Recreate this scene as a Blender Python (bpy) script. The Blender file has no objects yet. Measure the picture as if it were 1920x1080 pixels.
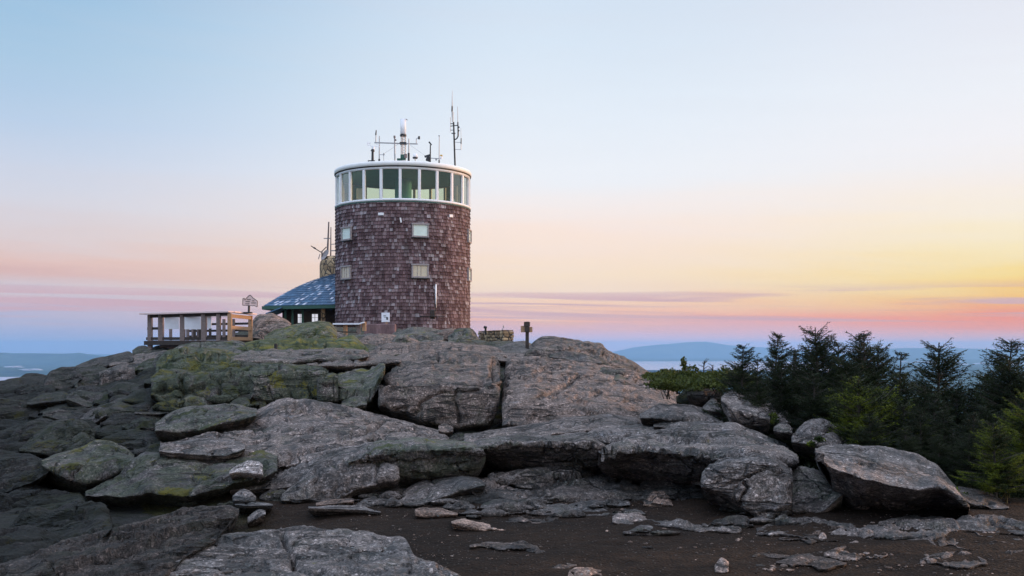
import bpy, bmesh, math, random
import numpy as np
from mathutils import Vector

# ------------------------------------------------------------------ camera, world, sun, exposure
F = 2000.0; CX = 960.0; HZ = 650.0          # focal length in photo pixels, column of the axis, row of eye level
scene = bpy.context.scene
cam_d = bpy.data.cameras.new("camera"); cam = bpy.data.objects.new("camera", cam_d)
scene.collection.objects.link(cam); scene.camera = cam
cam_d.sensor_width = 36.0; cam_d.lens = 36.0 * F / 1920.0
cam.location = (0, 0, 0); cam.rotation_euler = (math.radians(90), 0, 0)
cam_d.shift_y = (HZ - 540.0) / 1920.0
cam_d.clip_start = 0.1; cam_d.clip_end = 200000.0
scene.view_settings.view_transform = 'Standard'; scene.view_settings.look = 'None'
scene.view_settings.exposure = 0.0; scene.cycles.volume_bounces = 2; scene.view_settings.gamma = 1.0

SUN_AZ = math.radians(66); SUN_EL = math.radians(3.0)

def lin(c):
    return tuple((v/255/12.92 if v/255 <= .04045 else ((v/255+.055)/1.055)**2.4) for v in c)

world = bpy.data.worlds.new("World"); scene.world = world; world.use_nodes = True
def N(nt, typ, **kw):
    n = nt.nodes.new(typ)
    for k, v in kw.items():
        if k == 'ins':
            for kk, vv in v.items(): n.inputs[kk].default_value = vv
        else: setattr(n, k, v)
    return n
def math_n(nt, op, a, b=None, clamp=False):
    n = nt.nodes.new('ShaderNodeMath'); n.operation = op; n.use_clamp = clamp
    for i, v in enumerate((a, b)):
        if v is None: continue
        if isinstance(v, (int, float)): n.inputs[i].default_value = v
        else: nt.links.new(v, n.inputs[i])
    return n.outputs[0]
def ramp(nt, fac, stops, interp='LINEAR'):
    n = nt.nodes.new('ShaderNodeValToRGB'); n.color_ramp.interpolation = interp
    e = n.color_ramp.elements
    while len(e) > 1: e.remove(e[-1])
    for i, (p, c) in enumerate(stops):
        s = e[0] if i == 0 else e.new(p)
        s.position = p
        if isinstance(c, (int, float)): c = (c, c, c)
        s.color = (c[0], c[1], c[2], 1)
    nt.links.new(fac, n.inputs[0]); return n.outputs[0]
def mix_c(nt, fac, a, b, mode='MIX'):
    n = nt.nodes.new('ShaderNodeMix'); n.data_type = 'RGBA'; n.blend_type = mode
    for sock, v in ((n.inputs[0], fac), (n.inputs[6], a), (n.inputs[7], b)):
        if isinstance(v, (int, float)): sock.default_value = v
        elif isinstance(v, tuple): sock.default_value = (v[0], v[1], v[2], 1)
        else: nt.links.new(v, sock)
    return n.outputs[2]

def build_world():
    nt = world.node_tree; nt.nodes.clear()
    tc = N(nt, 'ShaderNodeTexCoord'); sp = N(nt, 'ShaderNodeSeparateXYZ')
    nt.links.new(tc.outputs['Generated'], sp.inputs[0])
    x, y, z = sp.outputs
    hor = math_n(nt, 'SQRT', math_n(nt, 'ADD', math_n(nt, 'MULTIPLY', x, x), math_n(nt, 'MULTIPLY', y, y)))
    el = math_n(nt, 'ARCTAN2', z, hor)                       # elevation, radians
    az = math_n(nt, 'ARCTAN2', x, y)                         # azimuth from the view axis, radians
    # stretched cloud noise: wisps run nearly level
    cmb = N(nt, 'ShaderNodeCombineXYZ')
    nt.links.new(math_n(nt, 'MULTIPLY', az, 2.2), cmb.inputs[0])
    nt.links.new(math_n(nt, 'ADD', math_n(nt, 'MULTIPLY', el, 26.0), math_n(nt, 'MULTIPLY', az, 0.8)), cmb.inputs[1])
    no = N(nt, 'ShaderNodeTexNoise', ins={'Scale': 2.0, 'Detail': 6.0, 'Roughness': 0.55, 'Distortion': 0.25})
    nt.links.new(cmb.outputs[0], no.inputs['Vector'])
    cmb2 = N(nt, 'ShaderNodeCombineXYZ')
    nt.links.new(math_n(nt, 'MULTIPLY', az, 2.0), cmb2.inputs[0])
    nt.links.new(math_n(nt, 'ADD', math_n(nt, 'MULTIPLY', el, 95.0), math_n(nt, 'MULTIPLY', az, 1.6)), cmb2.inputs[1])
    no2 = N(nt, 'ShaderNodeTexNoise', ins={'Scale': 1.0, 'Detail': 5.0, 'Roughness': 0.55, 'Distortion': 0.6})
    nt.links.new(cmb2.outputs[0], no2.inputs['Vector'])
    wob = math_n(nt, 'MULTIPLY', math_n(nt, 'SUBTRACT', no.outputs[0], 0.5), 0.035)
    e2 = math_n(nt, 'ADD', el, wob)
    # 0..1 over py 700 -> py -30
    t = math_n(nt, 'MULTIPLY', math_n(nt, 'ADD', e2, 0.02), 1/0.36, True)
    def st(py): return max(0.0, min(1.0, (math.atan((HZ-py)/F) + 0.02)/0.36))
    left = [(690, (176,176,206)), (655, (176,182,212)), (630, (172,178,210)), (605, (178,180,208)), (580, (196,184,204)), (548, (216,200,204)), (524, (222,184,178)),
            (498, (230,194,184)), (465, (224,208,208)), (400, (216,216,226)), (330, (204,214,232)), (260, (186,208,233)), (150, (168,201,228)), (60, (158,195,225)), (-20, (146,184,218))]
    mid = [(690, (255,206,206)), (655, (244,200,208)), (630, (234,190,200)), (614, (238,186,184)), (600, (250,188,160)), (588, (252,202,172)), (572, (252,212,180)), (550, (250,224,202)),
           (520, (254,230,202)), (480, (254,231,212)), (430, (254,234,222)), (385, (249,240,237)), (330, (240,244,250)), (230, (231,240,250)), (100, (219,233,247)), (-20, (210,226,243))]
    right = [(690, (248,180,176)), (655, (246,184,180)), (630, (246,172,156)), (612, (252,148,110)), (600, (254,142,96)), (582, (252,172,104)), (562, (254,200,98)),
             (530, (255,223,132)), (480, (254,236,188)), (430, (253,241,218)), (380, (251,241,232)), (300, (246,244,247)), (200, (240,243,249)), (100, (233,236,245)), (-20, (225,228,239))]
    def rp(s): return ramp(nt, t, [(st(p), lin(c)) for p, c in s])
    cl, cm, cr = rp(left), rp(mid), rp(right)
    a1 = N(nt, 'ShaderNodeMapRange', interpolation_type='SMOOTHSTEP', ins={1: -0.46, 2: 0.04, 3: 0.0, 4: 1.0}); nt.links.new(az, a1.inputs[0])
    a2 = N(nt, 'ShaderNodeMapRange', interpolation_type='SMOOTHSTEP', ins={1: 0.06, 2: 0.50, 3: 0.0, 4: 1.0}); nt.links.new(az, a2.inputs[0])
    c = mix_c(nt, a1.outputs[0], cl, cm); c = mix_c(nt, a2.outputs[0], c, cr)
    # thin mauve wisps low in the sky
    band = N(nt, 'ShaderNodeMapRange', interpolation_type='SMOOTHSTEP', ins={1: 0.014, 2: 0.028, 3: 0.0, 4: 1.0}); nt.links.new(el, band.inputs[0])
    band2 = N(nt, 'ShaderNodeMapRange', interpolation_type='SMOOTHSTEP', ins={1: 0.042, 2: 0.060, 3: 1.0, 4: 0.0}); nt.links.new(el, band2.inputs[0])
    wis = ramp(nt, no2.outputs[0], [(0.475, 0.0), (0.56, 1.0)])
    wf = math_n(nt, 'MULTIPLY', math_n(nt, 'MULTIPLY', band.outputs[0], band2.outputs[0]), wis)
    wf = math_n(nt, 'MULTIPLY', wf, 0.85)
    c = mix_c(nt, wf, c, lin((212, 172, 180)))
    # faint high veil
    veil = ramp(nt, no.outputs[0], [(0.35, 0.0), (0.75, 1.0)])
    c = mix_c(nt, math_n(nt, 'MULTIPLY', veil, 0.10), c, lin((240, 232, 232)))
    # zenith blends to a pale blue, lightened to brighten upward faces
    zb = N(nt, 'ShaderNodeMapRange', interpolation_type='SMOOTHSTEP', ins={1: 0.3, 2: 1.3, 3: 0.0, 4: 1.0}); nt.links.new(el, zb.inputs[0])
    c = mix_c(nt, zb.outputs[0], c, lin((196, 208, 232)))
    # sky behind the viewer raised, added fill light for surfaces facing the camera
    beh = N(nt, 'ShaderNodeMapRange', interpolation_type='SMOOTHSTEP', ins={1: .35, 2: -.55, 3: 1.0, 4: 1.55}); nt.links.new(y, beh.inputs[0])
    ov = N(nt, 'ShaderNodeMapRange', interpolation_type='SMOOTHSTEP', ins={1: .34, 2: .9, 3: 1.0, 4: 1.75}); nt.links.new(el, ov.inputs[0])  # overhead sky raised as well, added light for the rock tops
    bg = N(nt, 'ShaderNodeBackground', ins={'Strength': 1.0}); nt.links.new(c, bg.inputs[0]); nt.links.new(math_n(nt, 'MULTIPLY', beh.outputs[0], ov.outputs[0]), bg.inputs[1])
    out = N(nt, 'ShaderNodeOutputWorld'); nt.links.new(bg.outputs[0], out.inputs[0])
build_world()

sd = bpy.data.lights.new("sun", 'SUN'); sun = bpy.data.objects.new("sun", sd); scene.collection.objects.link(sun)
sd.energy = 3.4; sd.angle = math.radians(4.0); sd.color = (1.0, 0.55, 0.28)
tosun = Vector((math.sin(SUN_AZ)*math.cos(SUN_EL), math.cos(SUN_AZ)*math.cos(SUN_EL), math.sin(SUN_EL)))
sun.rotation_euler = tosun.to_track_quat('Z', 'Y').to_euler()
sun.location = (30, 20, 30)

# ------------------------------------------------------------------ helpers
C = scene.collection
rnd = random.Random(7)
def at(px, py, D): return Vector(((px-CX)/F*D, D, (HZ-py)/F*D))

def _h(ix, iy, iz, s):
    n = (ix*374761393 + iy*668265263 + iz*2147483647 + s*974634777) & 0xffffffff
    n = ((n ^ (n >> 13)) * 1274126177) & 0xffffffff
    n = ((n ^ (n >> 15)) * 2246822519) & 0xffffffff
    return ((n ^ (n >> 16)) & 0xffff) / 65535.0
def vnoise(p, s=0):
    p = np.asarray(p, float); i = np.floor(p).astype(np.int64); f = p - i; f = f*f*f*(f*(f*6-15)+10)
    r = 0
    for dx in (0, 1):
        wx = f[..., 0] if dx else 1-f[..., 0]
        for dy in (0, 1):
            wy = f[..., 1] if dy else 1-f[..., 1]
            for dz in (0, 1):
                wz = f[..., 2] if dz else 1-f[..., 2]
                r = r + wx*wy*wz*_h(i[..., 0]+dx, i[..., 1]+dy, i[..., 2]+dz, s)
    return r*2-1
def fbm(p, oct=4, s=0, gain=.5):
    p = np.asarray(p, float); a = 1.0; r = 0; t = 0
    for o in range(oct):
        r = r + a*vnoise(p, s+o*17); t += a; a *= gain; p = p*2.03+11.3
    return r/t

def mesh_obj(name, verts, faces, mat=None, parent=None, smooth=False, attr=None, link=True):
    me = bpy.data.meshes.new(name)
    me.from_pydata([tuple(v) for v in verts] if not isinstance(verts, np.ndarray) else verts.tolist(), [], faces if isinstance(faces, list) else faces.tolist())
    if smooth: me.polygons.foreach_set('use_smooth', [True]*len(me.polygons))
    if attr is not None:
        a = me.color_attributes.new('rk', 'FLOAT_COLOR', 'POINT')
        a.data.foreach_set('color', np.asarray(attr, np.float32).ravel())
    if mat: me.materials.append(mat)
    me.update()
    o = bpy.data.objects.new(name, me)
    if link: C.objects.link(o)
    if parent: o.parent = parent; o.matrix_parent_inverse = parent.matrix_world.inverted() if False else o.matrix_parent_inverse
    return o

def tag(o, label=None, cat=None, group=None, kind=None):
    if label: o['label'] = label
    if cat: o['category'] = cat
    if group: o['group'] = group
    if kind: o['kind'] = kind
    return o
def thing(name, label, cat, loc, group=None):
    o = bpy.data.objects.new(name, None); C.objects.link(o); o.location = loc; o.empty_display_size = .1
    tag(o, label, cat, group); return o

class MB:
    """collects boxes, tubes, discs in world space; build() links them as one mesh (in the parent's space)"""
    def __init__(s): s.v = []; s.f = []
    def add(s, vs, fs):
        b = len(s.v); s.v += [Vector(v) for v in vs]; s.f += [tuple(i+b for i in f) for f in fs]
    def box(s, c, size, rz=0.0, rx=0.0, ry=0.0, bev=0.0):
        c = Vector(c); hx, hy, hz = [v/2 for v in size]
        bm = bmesh.new(); bmesh.ops.create_cube(bm, size=1)
        for v in bm.verts: v.co = Vector((v.co.x*size[0], v.co.y*size[1], v.co.z*size[2]))
        if bev: bmesh.ops.bevel(bm, geom=bm.edges[:], offset=bev, segments=1, affect='EDGES')
        from mathutils import Euler
        m = Euler((rx, ry, rz)).to_matrix()
        bm.verts.index_update()
        s.add([m @ v.co + c for v in bm.verts], [[v.index for v in f.verts] for f in bm.faces]); bm.free()
    def beam(s, a, b, w, h, up=(0, 0, 1)):
        a = Vector(a); b = Vector(b); d = (b-a).normalized(); up = Vector(up)
        if abs(d.dot(up)) > .98: up = Vector((0, 1, 0))
        x = d.cross(up).normalized()*w/2; z = x.cross(d).normalized()*h/2
        vs = [a-x-z, a+x-z, a+x+z, a-x+z, b-x-z, b+x-z, b+x+z, b-x+z]
        s.add(vs, [(0,1,2,3),(7,6,5,4),(0,4,5,1),(1,5,6,2),(2,6,7,3),(3,7,4,0)])
    def tube(s, a, b, r, r2=None, n=8):
        a = Vector(a); b = Vector(b); r2 = r if r2 is None else r2; d = (b-a).normalized()
        up = Vector((0, 0, 1)) if abs(d.z) < .9 else Vector((0, 1, 0)); x = d.cross(up).normalized(); y = d.cross(x)
        vs = []
        for p, q in ((a, r), (b, r2)):
            for k in range(n):
                t = 2*math.pi*k/n; vs.append(p + x*math.cos(t)*q + y*math.sin(t)*q)
        fs = [(k, (k+1) % n, n+(k+1) % n, n+k) for k in range(n)] + [tuple(range(n-1, -1, -1)), tuple(range(n, 2*n))]
        s.add(vs, fs)
    def lathe(s, c, prof, n=48, a0=0.0, a1=2*math.pi, cap=True):
        c = Vector(c); full = abs(a1-a0-2*math.pi) < 1e-6; m = n if full else n+1
        vs = [c + Vector((math.cos(a0+(a1-a0)*k/n)*r, math.sin(a0+(a1-a0)*k/n)*r, z)) for r, z in prof for k in range(m)]
        fs = []
        for i in range(len(prof)-1):
            for k in range(n):
                k2 = (k+1) % m; fs.append((i*m+k, i*m+k2, (i+1)*m+k2, (i+1)*m+k))
        s.add(vs, fs)
    def build(s, name, mat, parent=None, smooth=False):
        off = parent_world(parent)
        return mesh_obj(name, [v-off for v in s.v], s.f, mat, parent, smooth)
def parent_world(p):
    o = Vector((0, 0, 0))
    while p is not None: o = o + p.location; p = p.parent
    return o

# ------------------------------------------------------------------ materials
def new_mat(name):
    m = bpy.data.materials.new(name); m.use_nodes = True; nt = m.node_tree; nt.nodes.clear()
    o = N(nt, 'ShaderNodeOutputMaterial'); b = N(nt, 'ShaderNodeBsdfPrincipled'); nt.links.new(b.outputs[0], o.inputs[0])
    return m, nt, b
def pos(nt, scale=(1, 1, 1), rot=(0, 0, 0)):
    g = N(nt, 'ShaderNodeNewGeometry'); mp = N(nt, 'ShaderNodeMapping'); mp.inputs['Scale'].default_value = scale; mp.inputs['Rotation'].default_value = rot
    nt.links.new(g.outputs['Position'], mp.inputs[0]); return mp.outputs[0]
def noise(nt, vec, scale, detail=4, rough=.55, dist=0):
    n = N(nt, 'ShaderNodeTexNoise', ins={'Scale': scale, 'Detail': detail, 'Roughness': rough, 'Distortion': dist})
    nt.links.new(vec, n.inputs['Vector']); return n.outputs[0]
def bump(nt, b, h, strength, dist):
    n = N(nt, 'ShaderNodeBump', ins={'Strength': strength, 'Distance': dist}); nt.links.new(h, n.inputs['Height'])
    nt.links.new(n.outputs[0], b.inputs['Normal']); return n
def simple(name, col, rough=.6, metal=0.0, var=.18, scale=6.0, spec=.4):
    m, nt, b = new_mat(name)
    v = noise(nt, pos(nt), scale, 5)
    f = ramp(nt, v, [(.25, 1-var), (.75, 1+var)])
    nt.links.new(mix_c(nt, 1.0, tuple(col), f, 'MULTIPLY'), b.inputs['Base Color'])
    b.inputs['Roughness'].default_value = rough; b.inputs['Metallic'].default_value = metal
    b.inputs['Specular IOR Level'].default_value = spec
    bump(nt, b, v, .15, .01)
    return m

def rock_mat():
    m, nt, b = new_mat('granite')
    P = pos(nt)
    at_ = N(nt, 'ShaderNodeAttribute', attribute_name='rk'); sp = N(nt, 'ShaderNodeSeparateColor'); nt.links.new(at_.outputs['Color'], sp.inputs[0])
    moss, tone, warm = sp.outputs[0], sp.outputs[1], sp.outputs[2]
    big = noise(nt, P, .9, 5, .6); med = noise(nt, P, 4.5, 6, .65); fine = noise(nt, P, 26, 4, .7); grain = noise(nt, P, 70, 3, .7)
    base = mix_c(nt, ramp(nt, big, [(.35, 0.0), (.65, 1.0)]), (.110, .100, .098), (.185, .152, .140))
    base = mix_c(nt, warm, base, (.205, .140, .112))
    base = mix_c(nt, 1.0, base, ramp(nt, med, [(.3, .50), (.5, 1.0), (.7, 1.5)]), 'MULTIPLY')
    base = mix_c(nt, 1.0, base, ramp(nt, fine, [(.36, .55), (.5, 1.0), (.64, 1.5)]), 'MULTIPLY')
    base = mix_c(nt, 1.0, base, ramp(nt, grain, [(.38, .50), (.5, 1.0), (.62, 1.65)]), 'MULTIPLY')
    vs_ = N(nt, 'ShaderNodeTexVoronoi', ins={'Scale': 42.0, 'Randomness': 1.0}); nt.links.new(P, vs_.inputs['Vector'])
    ss = N(nt, 'ShaderNodeSeparateColor'); nt.links.new(vs_.outputs['Color'], ss.inputs[0])
    base = mix_c(nt, 1.0, base, ramp(nt, ss.outputs[0], [(0.0, .72), (.8, 1.08), (.93, 1.4), (1.0, 2.6)]), 'MULTIPLY')
    # foliation: thin dark open seams, nearly level and wandering
    fo = noise(nt, pos(nt, (.55, .55, 3.4), (.10, .16, 0)), 1.5, 5, .55, .5)
    seam = ramp(nt, math_n(nt, 'ABSOLUTE', math_n(nt, 'SUBTRACT', fo, .5)), [(0.0, 1.0), (.012, .7), (.03, 0.0)])
    seam = math_n(nt, 'MULTIPLY', seam, ramp(nt, noise(nt, P, .8, 3), [(.42, 0.0), (.55, 1.0)]))
    fv = noise(nt, pos(nt, (1.5, 1.5, .42), (.1, .35, .2)), .8, 5, .5, .35)
    sv = ramp(nt, math_n(nt, 'ABSOLUTE', math_n(nt, 'SUBTRACT', fv, .5)), [(0.0, 1.0), (.007, .7), (.017, 0.0)])
    seam = math_n(nt, 'MAXIMUM', seam, math_n(nt, 'MULTIPLY', sv, ramp(nt, noise(nt, P, .6, 3, .5, .2), [(.46, 0.0), (.56, 1.0)])))
    base = mix_c(nt, math_n(nt, 'MULTIPLY', seam, .8), base, (.03, .028, .028))
    # pale crust lichen spots and pale quartz streaks
    vo = N(nt, 'ShaderNodeTexVoronoi', ins={'Scale': 16.0, 'Randomness': 1.0}); nt.links.new(P, vo.inputs['Vector'])
    spots = ramp(nt, vo.outputs['Distance'], [(.10, 1.0), (.22, 0.0)])
    sm = math_n(nt, 'MULTIPLY', spots, ramp(nt, noise(nt, P, 2.2, 3), [(.50, 0.0), (.62, .75)]))
    base = mix_c(nt, sm, base, (.36, .38, .37))
    st = noise(nt, pos(nt, (1.3, 1.3, 5.5), (.12, .22, .1)), 2.4, 6, .65, .7)
    base = mix_c(nt, ramp(nt, st, [(.60, 0.0), (.70, .35)]), base, (.34, .32, .34))
    base = mix_c(nt, ramp(nt, st, [(.30, .55), (.40, 0.0)]), base, (.05, .048, .05))
    # black lichen stains
    dk = noise(nt, P, 1.7, 7, .7, .3)
    base = mix_c(nt, ramp(nt, dk, [(.50, 0.0), (.62, .80)]), base, (.045, .046, .047))
    ws = noise(nt, pos(nt, (3.2, 3.2, .45), (0, .15, 0)), 1.0, 5, .6, .3)
    base = mix_c(nt, ramp(nt, ws, [(.56, 0.0), (.70, .5)]), base, (.04, .037, .036))
    # grey-green lichen, then moss
    gl = noise(nt, P, 3.1, 6, .7)
    lf = math_n(nt, 'MULTIPLY', ramp(nt, math_n(nt, 'ADD', gl, math_n(nt, 'MULTIPLY', moss, .28)), [(.56, 0.0), (.70, 1.0)]), math_n(nt, 'ADD', math_n(nt, 'MULTIPLY', moss, .7), .12, True))
    g = N(nt, 'ShaderNodeNewGeometry'); ns = N(nt, 'ShaderNodeSeparateXYZ'); nt.links.new(g.outputs['Normal'], ns.inputs[0])
    mg = mix_c(nt, ramp(nt, fine, [(.4, 0.0), (.6, 1.0)]), (.04, .062, .034), (.12, .145, .085))
    base = mix_c(nt, lf, base, mg)
    mo = noise(nt, P, 2.3, 6, .65)
    mo = math_n(nt, 'ADD', mo, math_n(nt, 'MULTIPLY', math_n(nt, 'SUBTRACT', fine, .5), .42))
    mf = ramp(nt, math_n(nt, 'ADD', math_n(nt, 'ADD', mo, math_n(nt, 'MULTIPLY', moss, .34)), math_n(nt, 'MULTIPLY', ns.outputs[2], .06)), [(.815, 0.0), (.865, 1.0)])
    mc = mix_c(nt, ramp(nt, med, [(.38, 0.0), (.58, 1.0)]), (.022, .034, .010), (.070, .078, .020))
    mc = mix_c(nt, ramp(nt, big, [(.47, 0.0), (.60, .75)]), mc, (.20, .170, .022))
    base = mix_c(nt, math_n(nt, 'MULTIPLY', mf, .9), base, mc)
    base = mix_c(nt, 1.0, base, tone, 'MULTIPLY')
    nt.links.new(base, b.inputs['Base Color'])
    b.inputs['Roughness'].default_value = .88; b.inputs['Specular IOR Level'].default_value = .25
    h = math_n(nt, 'ADD', math_n(nt, 'MULTIPLY', med, 1.0), math_n(nt, 'ADD', math_n(nt, 'MULTIPLY', fine, .35), math_n(nt, 'ADD', math_n(nt, 'MULTIPLY', grain, .12), math_n(nt, 'MULTIPLY', st, .8))))
    h = math_n(nt, 'SUBTRACT', h, math_n(nt, 'MULTIPLY', seam, 1.1))
    bump(nt, b, h, 1.0, .075)
    return m
M_ROCK = rock_mat()

def soil_mat():
    m, nt, b = new_mat('dark_soil')
    P = pos(nt); big = noise(nt, P, .8, 5); med = noise(nt, P, 9, 5, .7)
    base = mix_c(nt, ramp(nt, big, [(.35, 0.0), (.7, 1.0)]), (.013, .0072, .0045), (.027, .0150, .009))
    base = mix_c(nt, 1.0, base, ramp(nt, med, [(.3, .5), (.7, 1.5)]), 'MULTIPLY')
    vo = N(nt, 'ShaderNodeTexVoronoi', ins={'Scale': 38.0}); nt.links.new(P, vo.inputs['Vector'])
    sel = N(nt, 'ShaderNodeSeparateColor'); nt.links.new(vo.outputs['Color'], sel.inputs[0])
    peb = math_n(nt, 'MULTIPLY', ramp(nt, vo.outputs['Distance'], [(.18, 1.0), (.32, 0.0)]), ramp(nt, sel.outputs[0], [(.80, 0.0), (.84, 1.0)]))
    base = mix_c(nt, peb, base, mix_c(nt, sel.outputs[1], (.05, .035, .03), (.15, .13, .12)))
    # low growth where the ground is not bare dirt
    at_ = N(nt, 'ShaderNodeAttribute', attribute_name='rk'); sp = N(nt, 'ShaderNodeSeparateColor'); nt.links.new(at_.outputs['Color'], sp.inputs[0])
    gn = noise(nt, P, 2.0, 6, .7)
    gc = mix_c(nt, ramp(nt, med, [(.35, 0.0), (.65, 1.0)]), (.018, .026, .010), (.06, .065, .016))
    base = mix_c(nt, math_n(nt, 'MULTIPLY', sp.outputs[0], ramp(nt, gn, [(.35, 0.0), (.55, 1.0)])), base, gc)
    nt.links.new(base, b.inputs['Base Color']); b.inputs['Roughness'].default_value = .95; b.inputs['Specular IOR Level'].default_value = .15
    bump(nt, b, math_n(nt, 'ADD', med, math_n(nt, 'MULTIPLY', vo.outputs['Distance'], -.6)), 1.0, .04)
    return m
M_SOIL = soil_mat()

def forest_mat():
    m, nt, b = new_mat('valley_forest')
    P = pos(nt); v = noise(nt, P, .0011, 8, .6); w = noise(nt, P, .0045, 6, .6)
    base = mix_c(nt, ramp(nt, v, [(.4, 0.0), (.6, 1.0)]), (.03, .05, .03), (.06, .08, .045))
    base = mix_c(nt, 1.0, base, ramp(nt, w, [(.3, .6), (.7, 1.5)]), 'MULTIPLY')
    nt.links.new(base, b.inputs['Base Color']); b.inputs['Roughness'].default_value = 1.0; b.inputs['Specular IOR Level'].default_value = 0.0
    return m
M_FOREST = forest_mat()
def leaf_mat(name, a, c, trans=.25, lo=.35, hi=.65, sc=3.5):
    m, nt, b = new_mat(name)
    oi = N(nt, 'ShaderNodeNewGeometry')
    v = noise(nt, pos(nt), sc, 3)
    base = mix_c(nt, ramp(nt, v, [(lo, 0.0), (hi, 1.0)]), a, c)
    base = mix_c(nt, 1.0, base, ramp(nt, oi.outputs['Random Per Island'], [(0.0, .6), (1.0, 1.5)]), 'MULTIPLY')
    nt.links.new(base, b.inputs['Base Color']); b.inputs['Roughness'].default_value = .6; b.inputs['Specular IOR Level'].default_value = .2
    tr = N(nt, 'ShaderNodeBsdfTranslucent'); nt.links.new(base, tr.inputs[0])
    mx = N(nt, 'ShaderNodeMixShader', ins={0: trans}); nt.links.new(b.outputs[0], mx.inputs[1]); nt.links.new(tr.outputs[0], mx.inputs[2])
    nt.links.new(mx.outputs[0], nt.nodes['Material Output'].inputs[0])
    return m
M_NEEDLE = leaf_mat('fir_needles', (.012, .020, .009), (.024, .034, .012))
M_NEEDLE_B = leaf_mat('fir_lit_tips', (.016, .026, .007), (.130, .160, .016), lo=.44, hi=.60, sc=5.0)  # bright noise patches paint lit tips onto yellow green needles
M_LEAF = leaf_mat('shrub_leaves', (.035, .050, .012), (.075, .085, .018))
M_GRASS = leaf_mat('dry_grass', (.05, .045, .02), (.10, .08, .03))
M_BARK = simple('bark', (.045, .038, .032), .9, 0, .3, 20)

def shingle_mat():
    m, nt, b = new_mat('cedar_shingles')
    g = N(nt, 'ShaderNodeNewGeometry'); r = g.outputs['Random Per Island']
    P = pos(nt); v = noise(nt, P, 1.3, 5); grain = noise(nt, pos(nt, (18, 18, 2)), 3.0, 4, .6)
    base = ramp(nt, r, [(0.0, (.075, .042, .046)), (.30, (.115, .070, .074)), (.65, (.175, .113, .118)), (.90, (.235, .178, .185)), (1.0, (.34, .30, .32))])
    strk = noise(nt, pos(nt, (1.6, 1.6, .22)), 1.6, 5, .65)
    base = mix_c(nt, 1.0, base, ramp(nt, strk, [(.3, .62), (.7, 1.4)]), 'MULTIPLY')
    base = mix_c(nt, 1.0, base, ramp(nt, v, [(.3, .72), (.7, 1.3)]), 'MULTIPLY')
    base = mix_c(nt, 1.0, base, ramp(nt, grain, [(.3, .72), (.7, 1.3)]), 'MULTIPLY')
    nt.links.new(base, b.inputs['Base Color']); b.inputs['Roughness'].default_value = .85; b.inputs['Specular IOR Level'].default_value = .2
    bump(nt, b, grain, .4, .01)
    return m
M_SHINGLE = shingle_mat()
M_WHITE = simple('white_paint', (.86, .84, .86), .45, 0, .06, 3)
M_CREAM = simple('roof_membrane', (.86, .84, .82), .5, 0, .06, 3)
M_FRAME = simple('weathered_white_wood', (.34, .29, .29), .7, 0, .2, 8)
M_BLACK = simple('black_metal', (.025, .025, .028), .5, .2, .2, 10)
M_STEEL = simple('galvanised_steel', (.32, .32, .34), .4, .6, .12, 10)
M_WOOD = simple('weathered_wood', (.19, .15, .145), .85, 0, .3, 14)
M_WOODD = simple('dark_wood', (.045, .034, .03), .85, 0, .3, 14)
M_TIMBER = simple('warm_timber', (.36, .22, .13), .75, 0, .2, 12)  # plain brown on stakes and boards, painted sun warmth on the deck bay
M_YEL = simple('yellow_cap', (.55, .34, .06), .5, 0, .1, 10)
M_CEIL = simple('observatory_ceiling', (.09, .38, .42), .8, 0, .15, 2)
M_INT = simple('interior_tan', (.50, .43, .27), .8, 0, .2, 2)
M_BOARD = simple('white_board', (.74, .76, .84), .5, 0, .08, 4)
M_INK = simple('print', (.08, .08, .09), .7, 0, .2, 10)
M_SIGNPINK = simple('routed_wood_sign', (.74, .56, .54), .7, 0, .12, 10)
M_GREEN = simple('green_painted_trim', (.03, .09, .07), .6, 0, .2, 8)

def glass_mat(name, col, rough=.02):
    m, nt, b = new_mat(name); nt.nodes.remove(b)
    tr = N(nt, 'ShaderNodeBsdfTransparent', ins={0: (*col, 1)}); gl = N(nt, 'ShaderNodeBsdfGlossy', ins={'Roughness': rough}); gl.inputs[0].default_value = (.9, 1, 1, 1)
    fr = N(nt, 'ShaderNodeFresnel', ins={0: 1.5}); mx = N(nt, 'ShaderNodeMixShader')
    nt.links.new(ramp(nt, fr.outputs[0], [(.0, .0), (.045, .04), (.10, .32), (.30, .85), (1.0, 1.0)]), mx.inputs[0])
    nt.links.new(tr.outputs[0], mx.inputs[1]); nt.links.new(gl.outputs[0], mx.inputs[2])
    nt.links.new(mx.outputs[0], nt.nodes['Material Output'].inputs[0]); return m
M_GLASS = glass_mat('tinted_glass', (.78, .85, .72))
def emit_mat(name, col, s):
    m, nt, b = new_mat(name)
    nt.links.new(mix_c(nt, 1.0, tuple(col), ramp(nt, noise(nt, pos(nt), 4, 2), [(.3, .85), (.7, 1.1)]), 'MULTIPLY'), b.inputs['Emission Color'])
    b.inputs['Emission Strength'].default_value = s; b.inputs['Base Color'].default_value = (.3, .3, .3, 1); b.inputs['Roughness'].default_value = .3
    return m
M_SKYPANE = emit_mat('sky_through_pane', (.85, .85, .95), .75)  # emission stands in for bright sky seen through the window
M_PANE = simple('window_blind', (.62, .74, .70), .2, 0, .1, 3, 1.0)
M_PANE2 = simple('window_blind_tan', (.52, .46, .36), .2, 0, .1, 3, 1.0)

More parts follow.
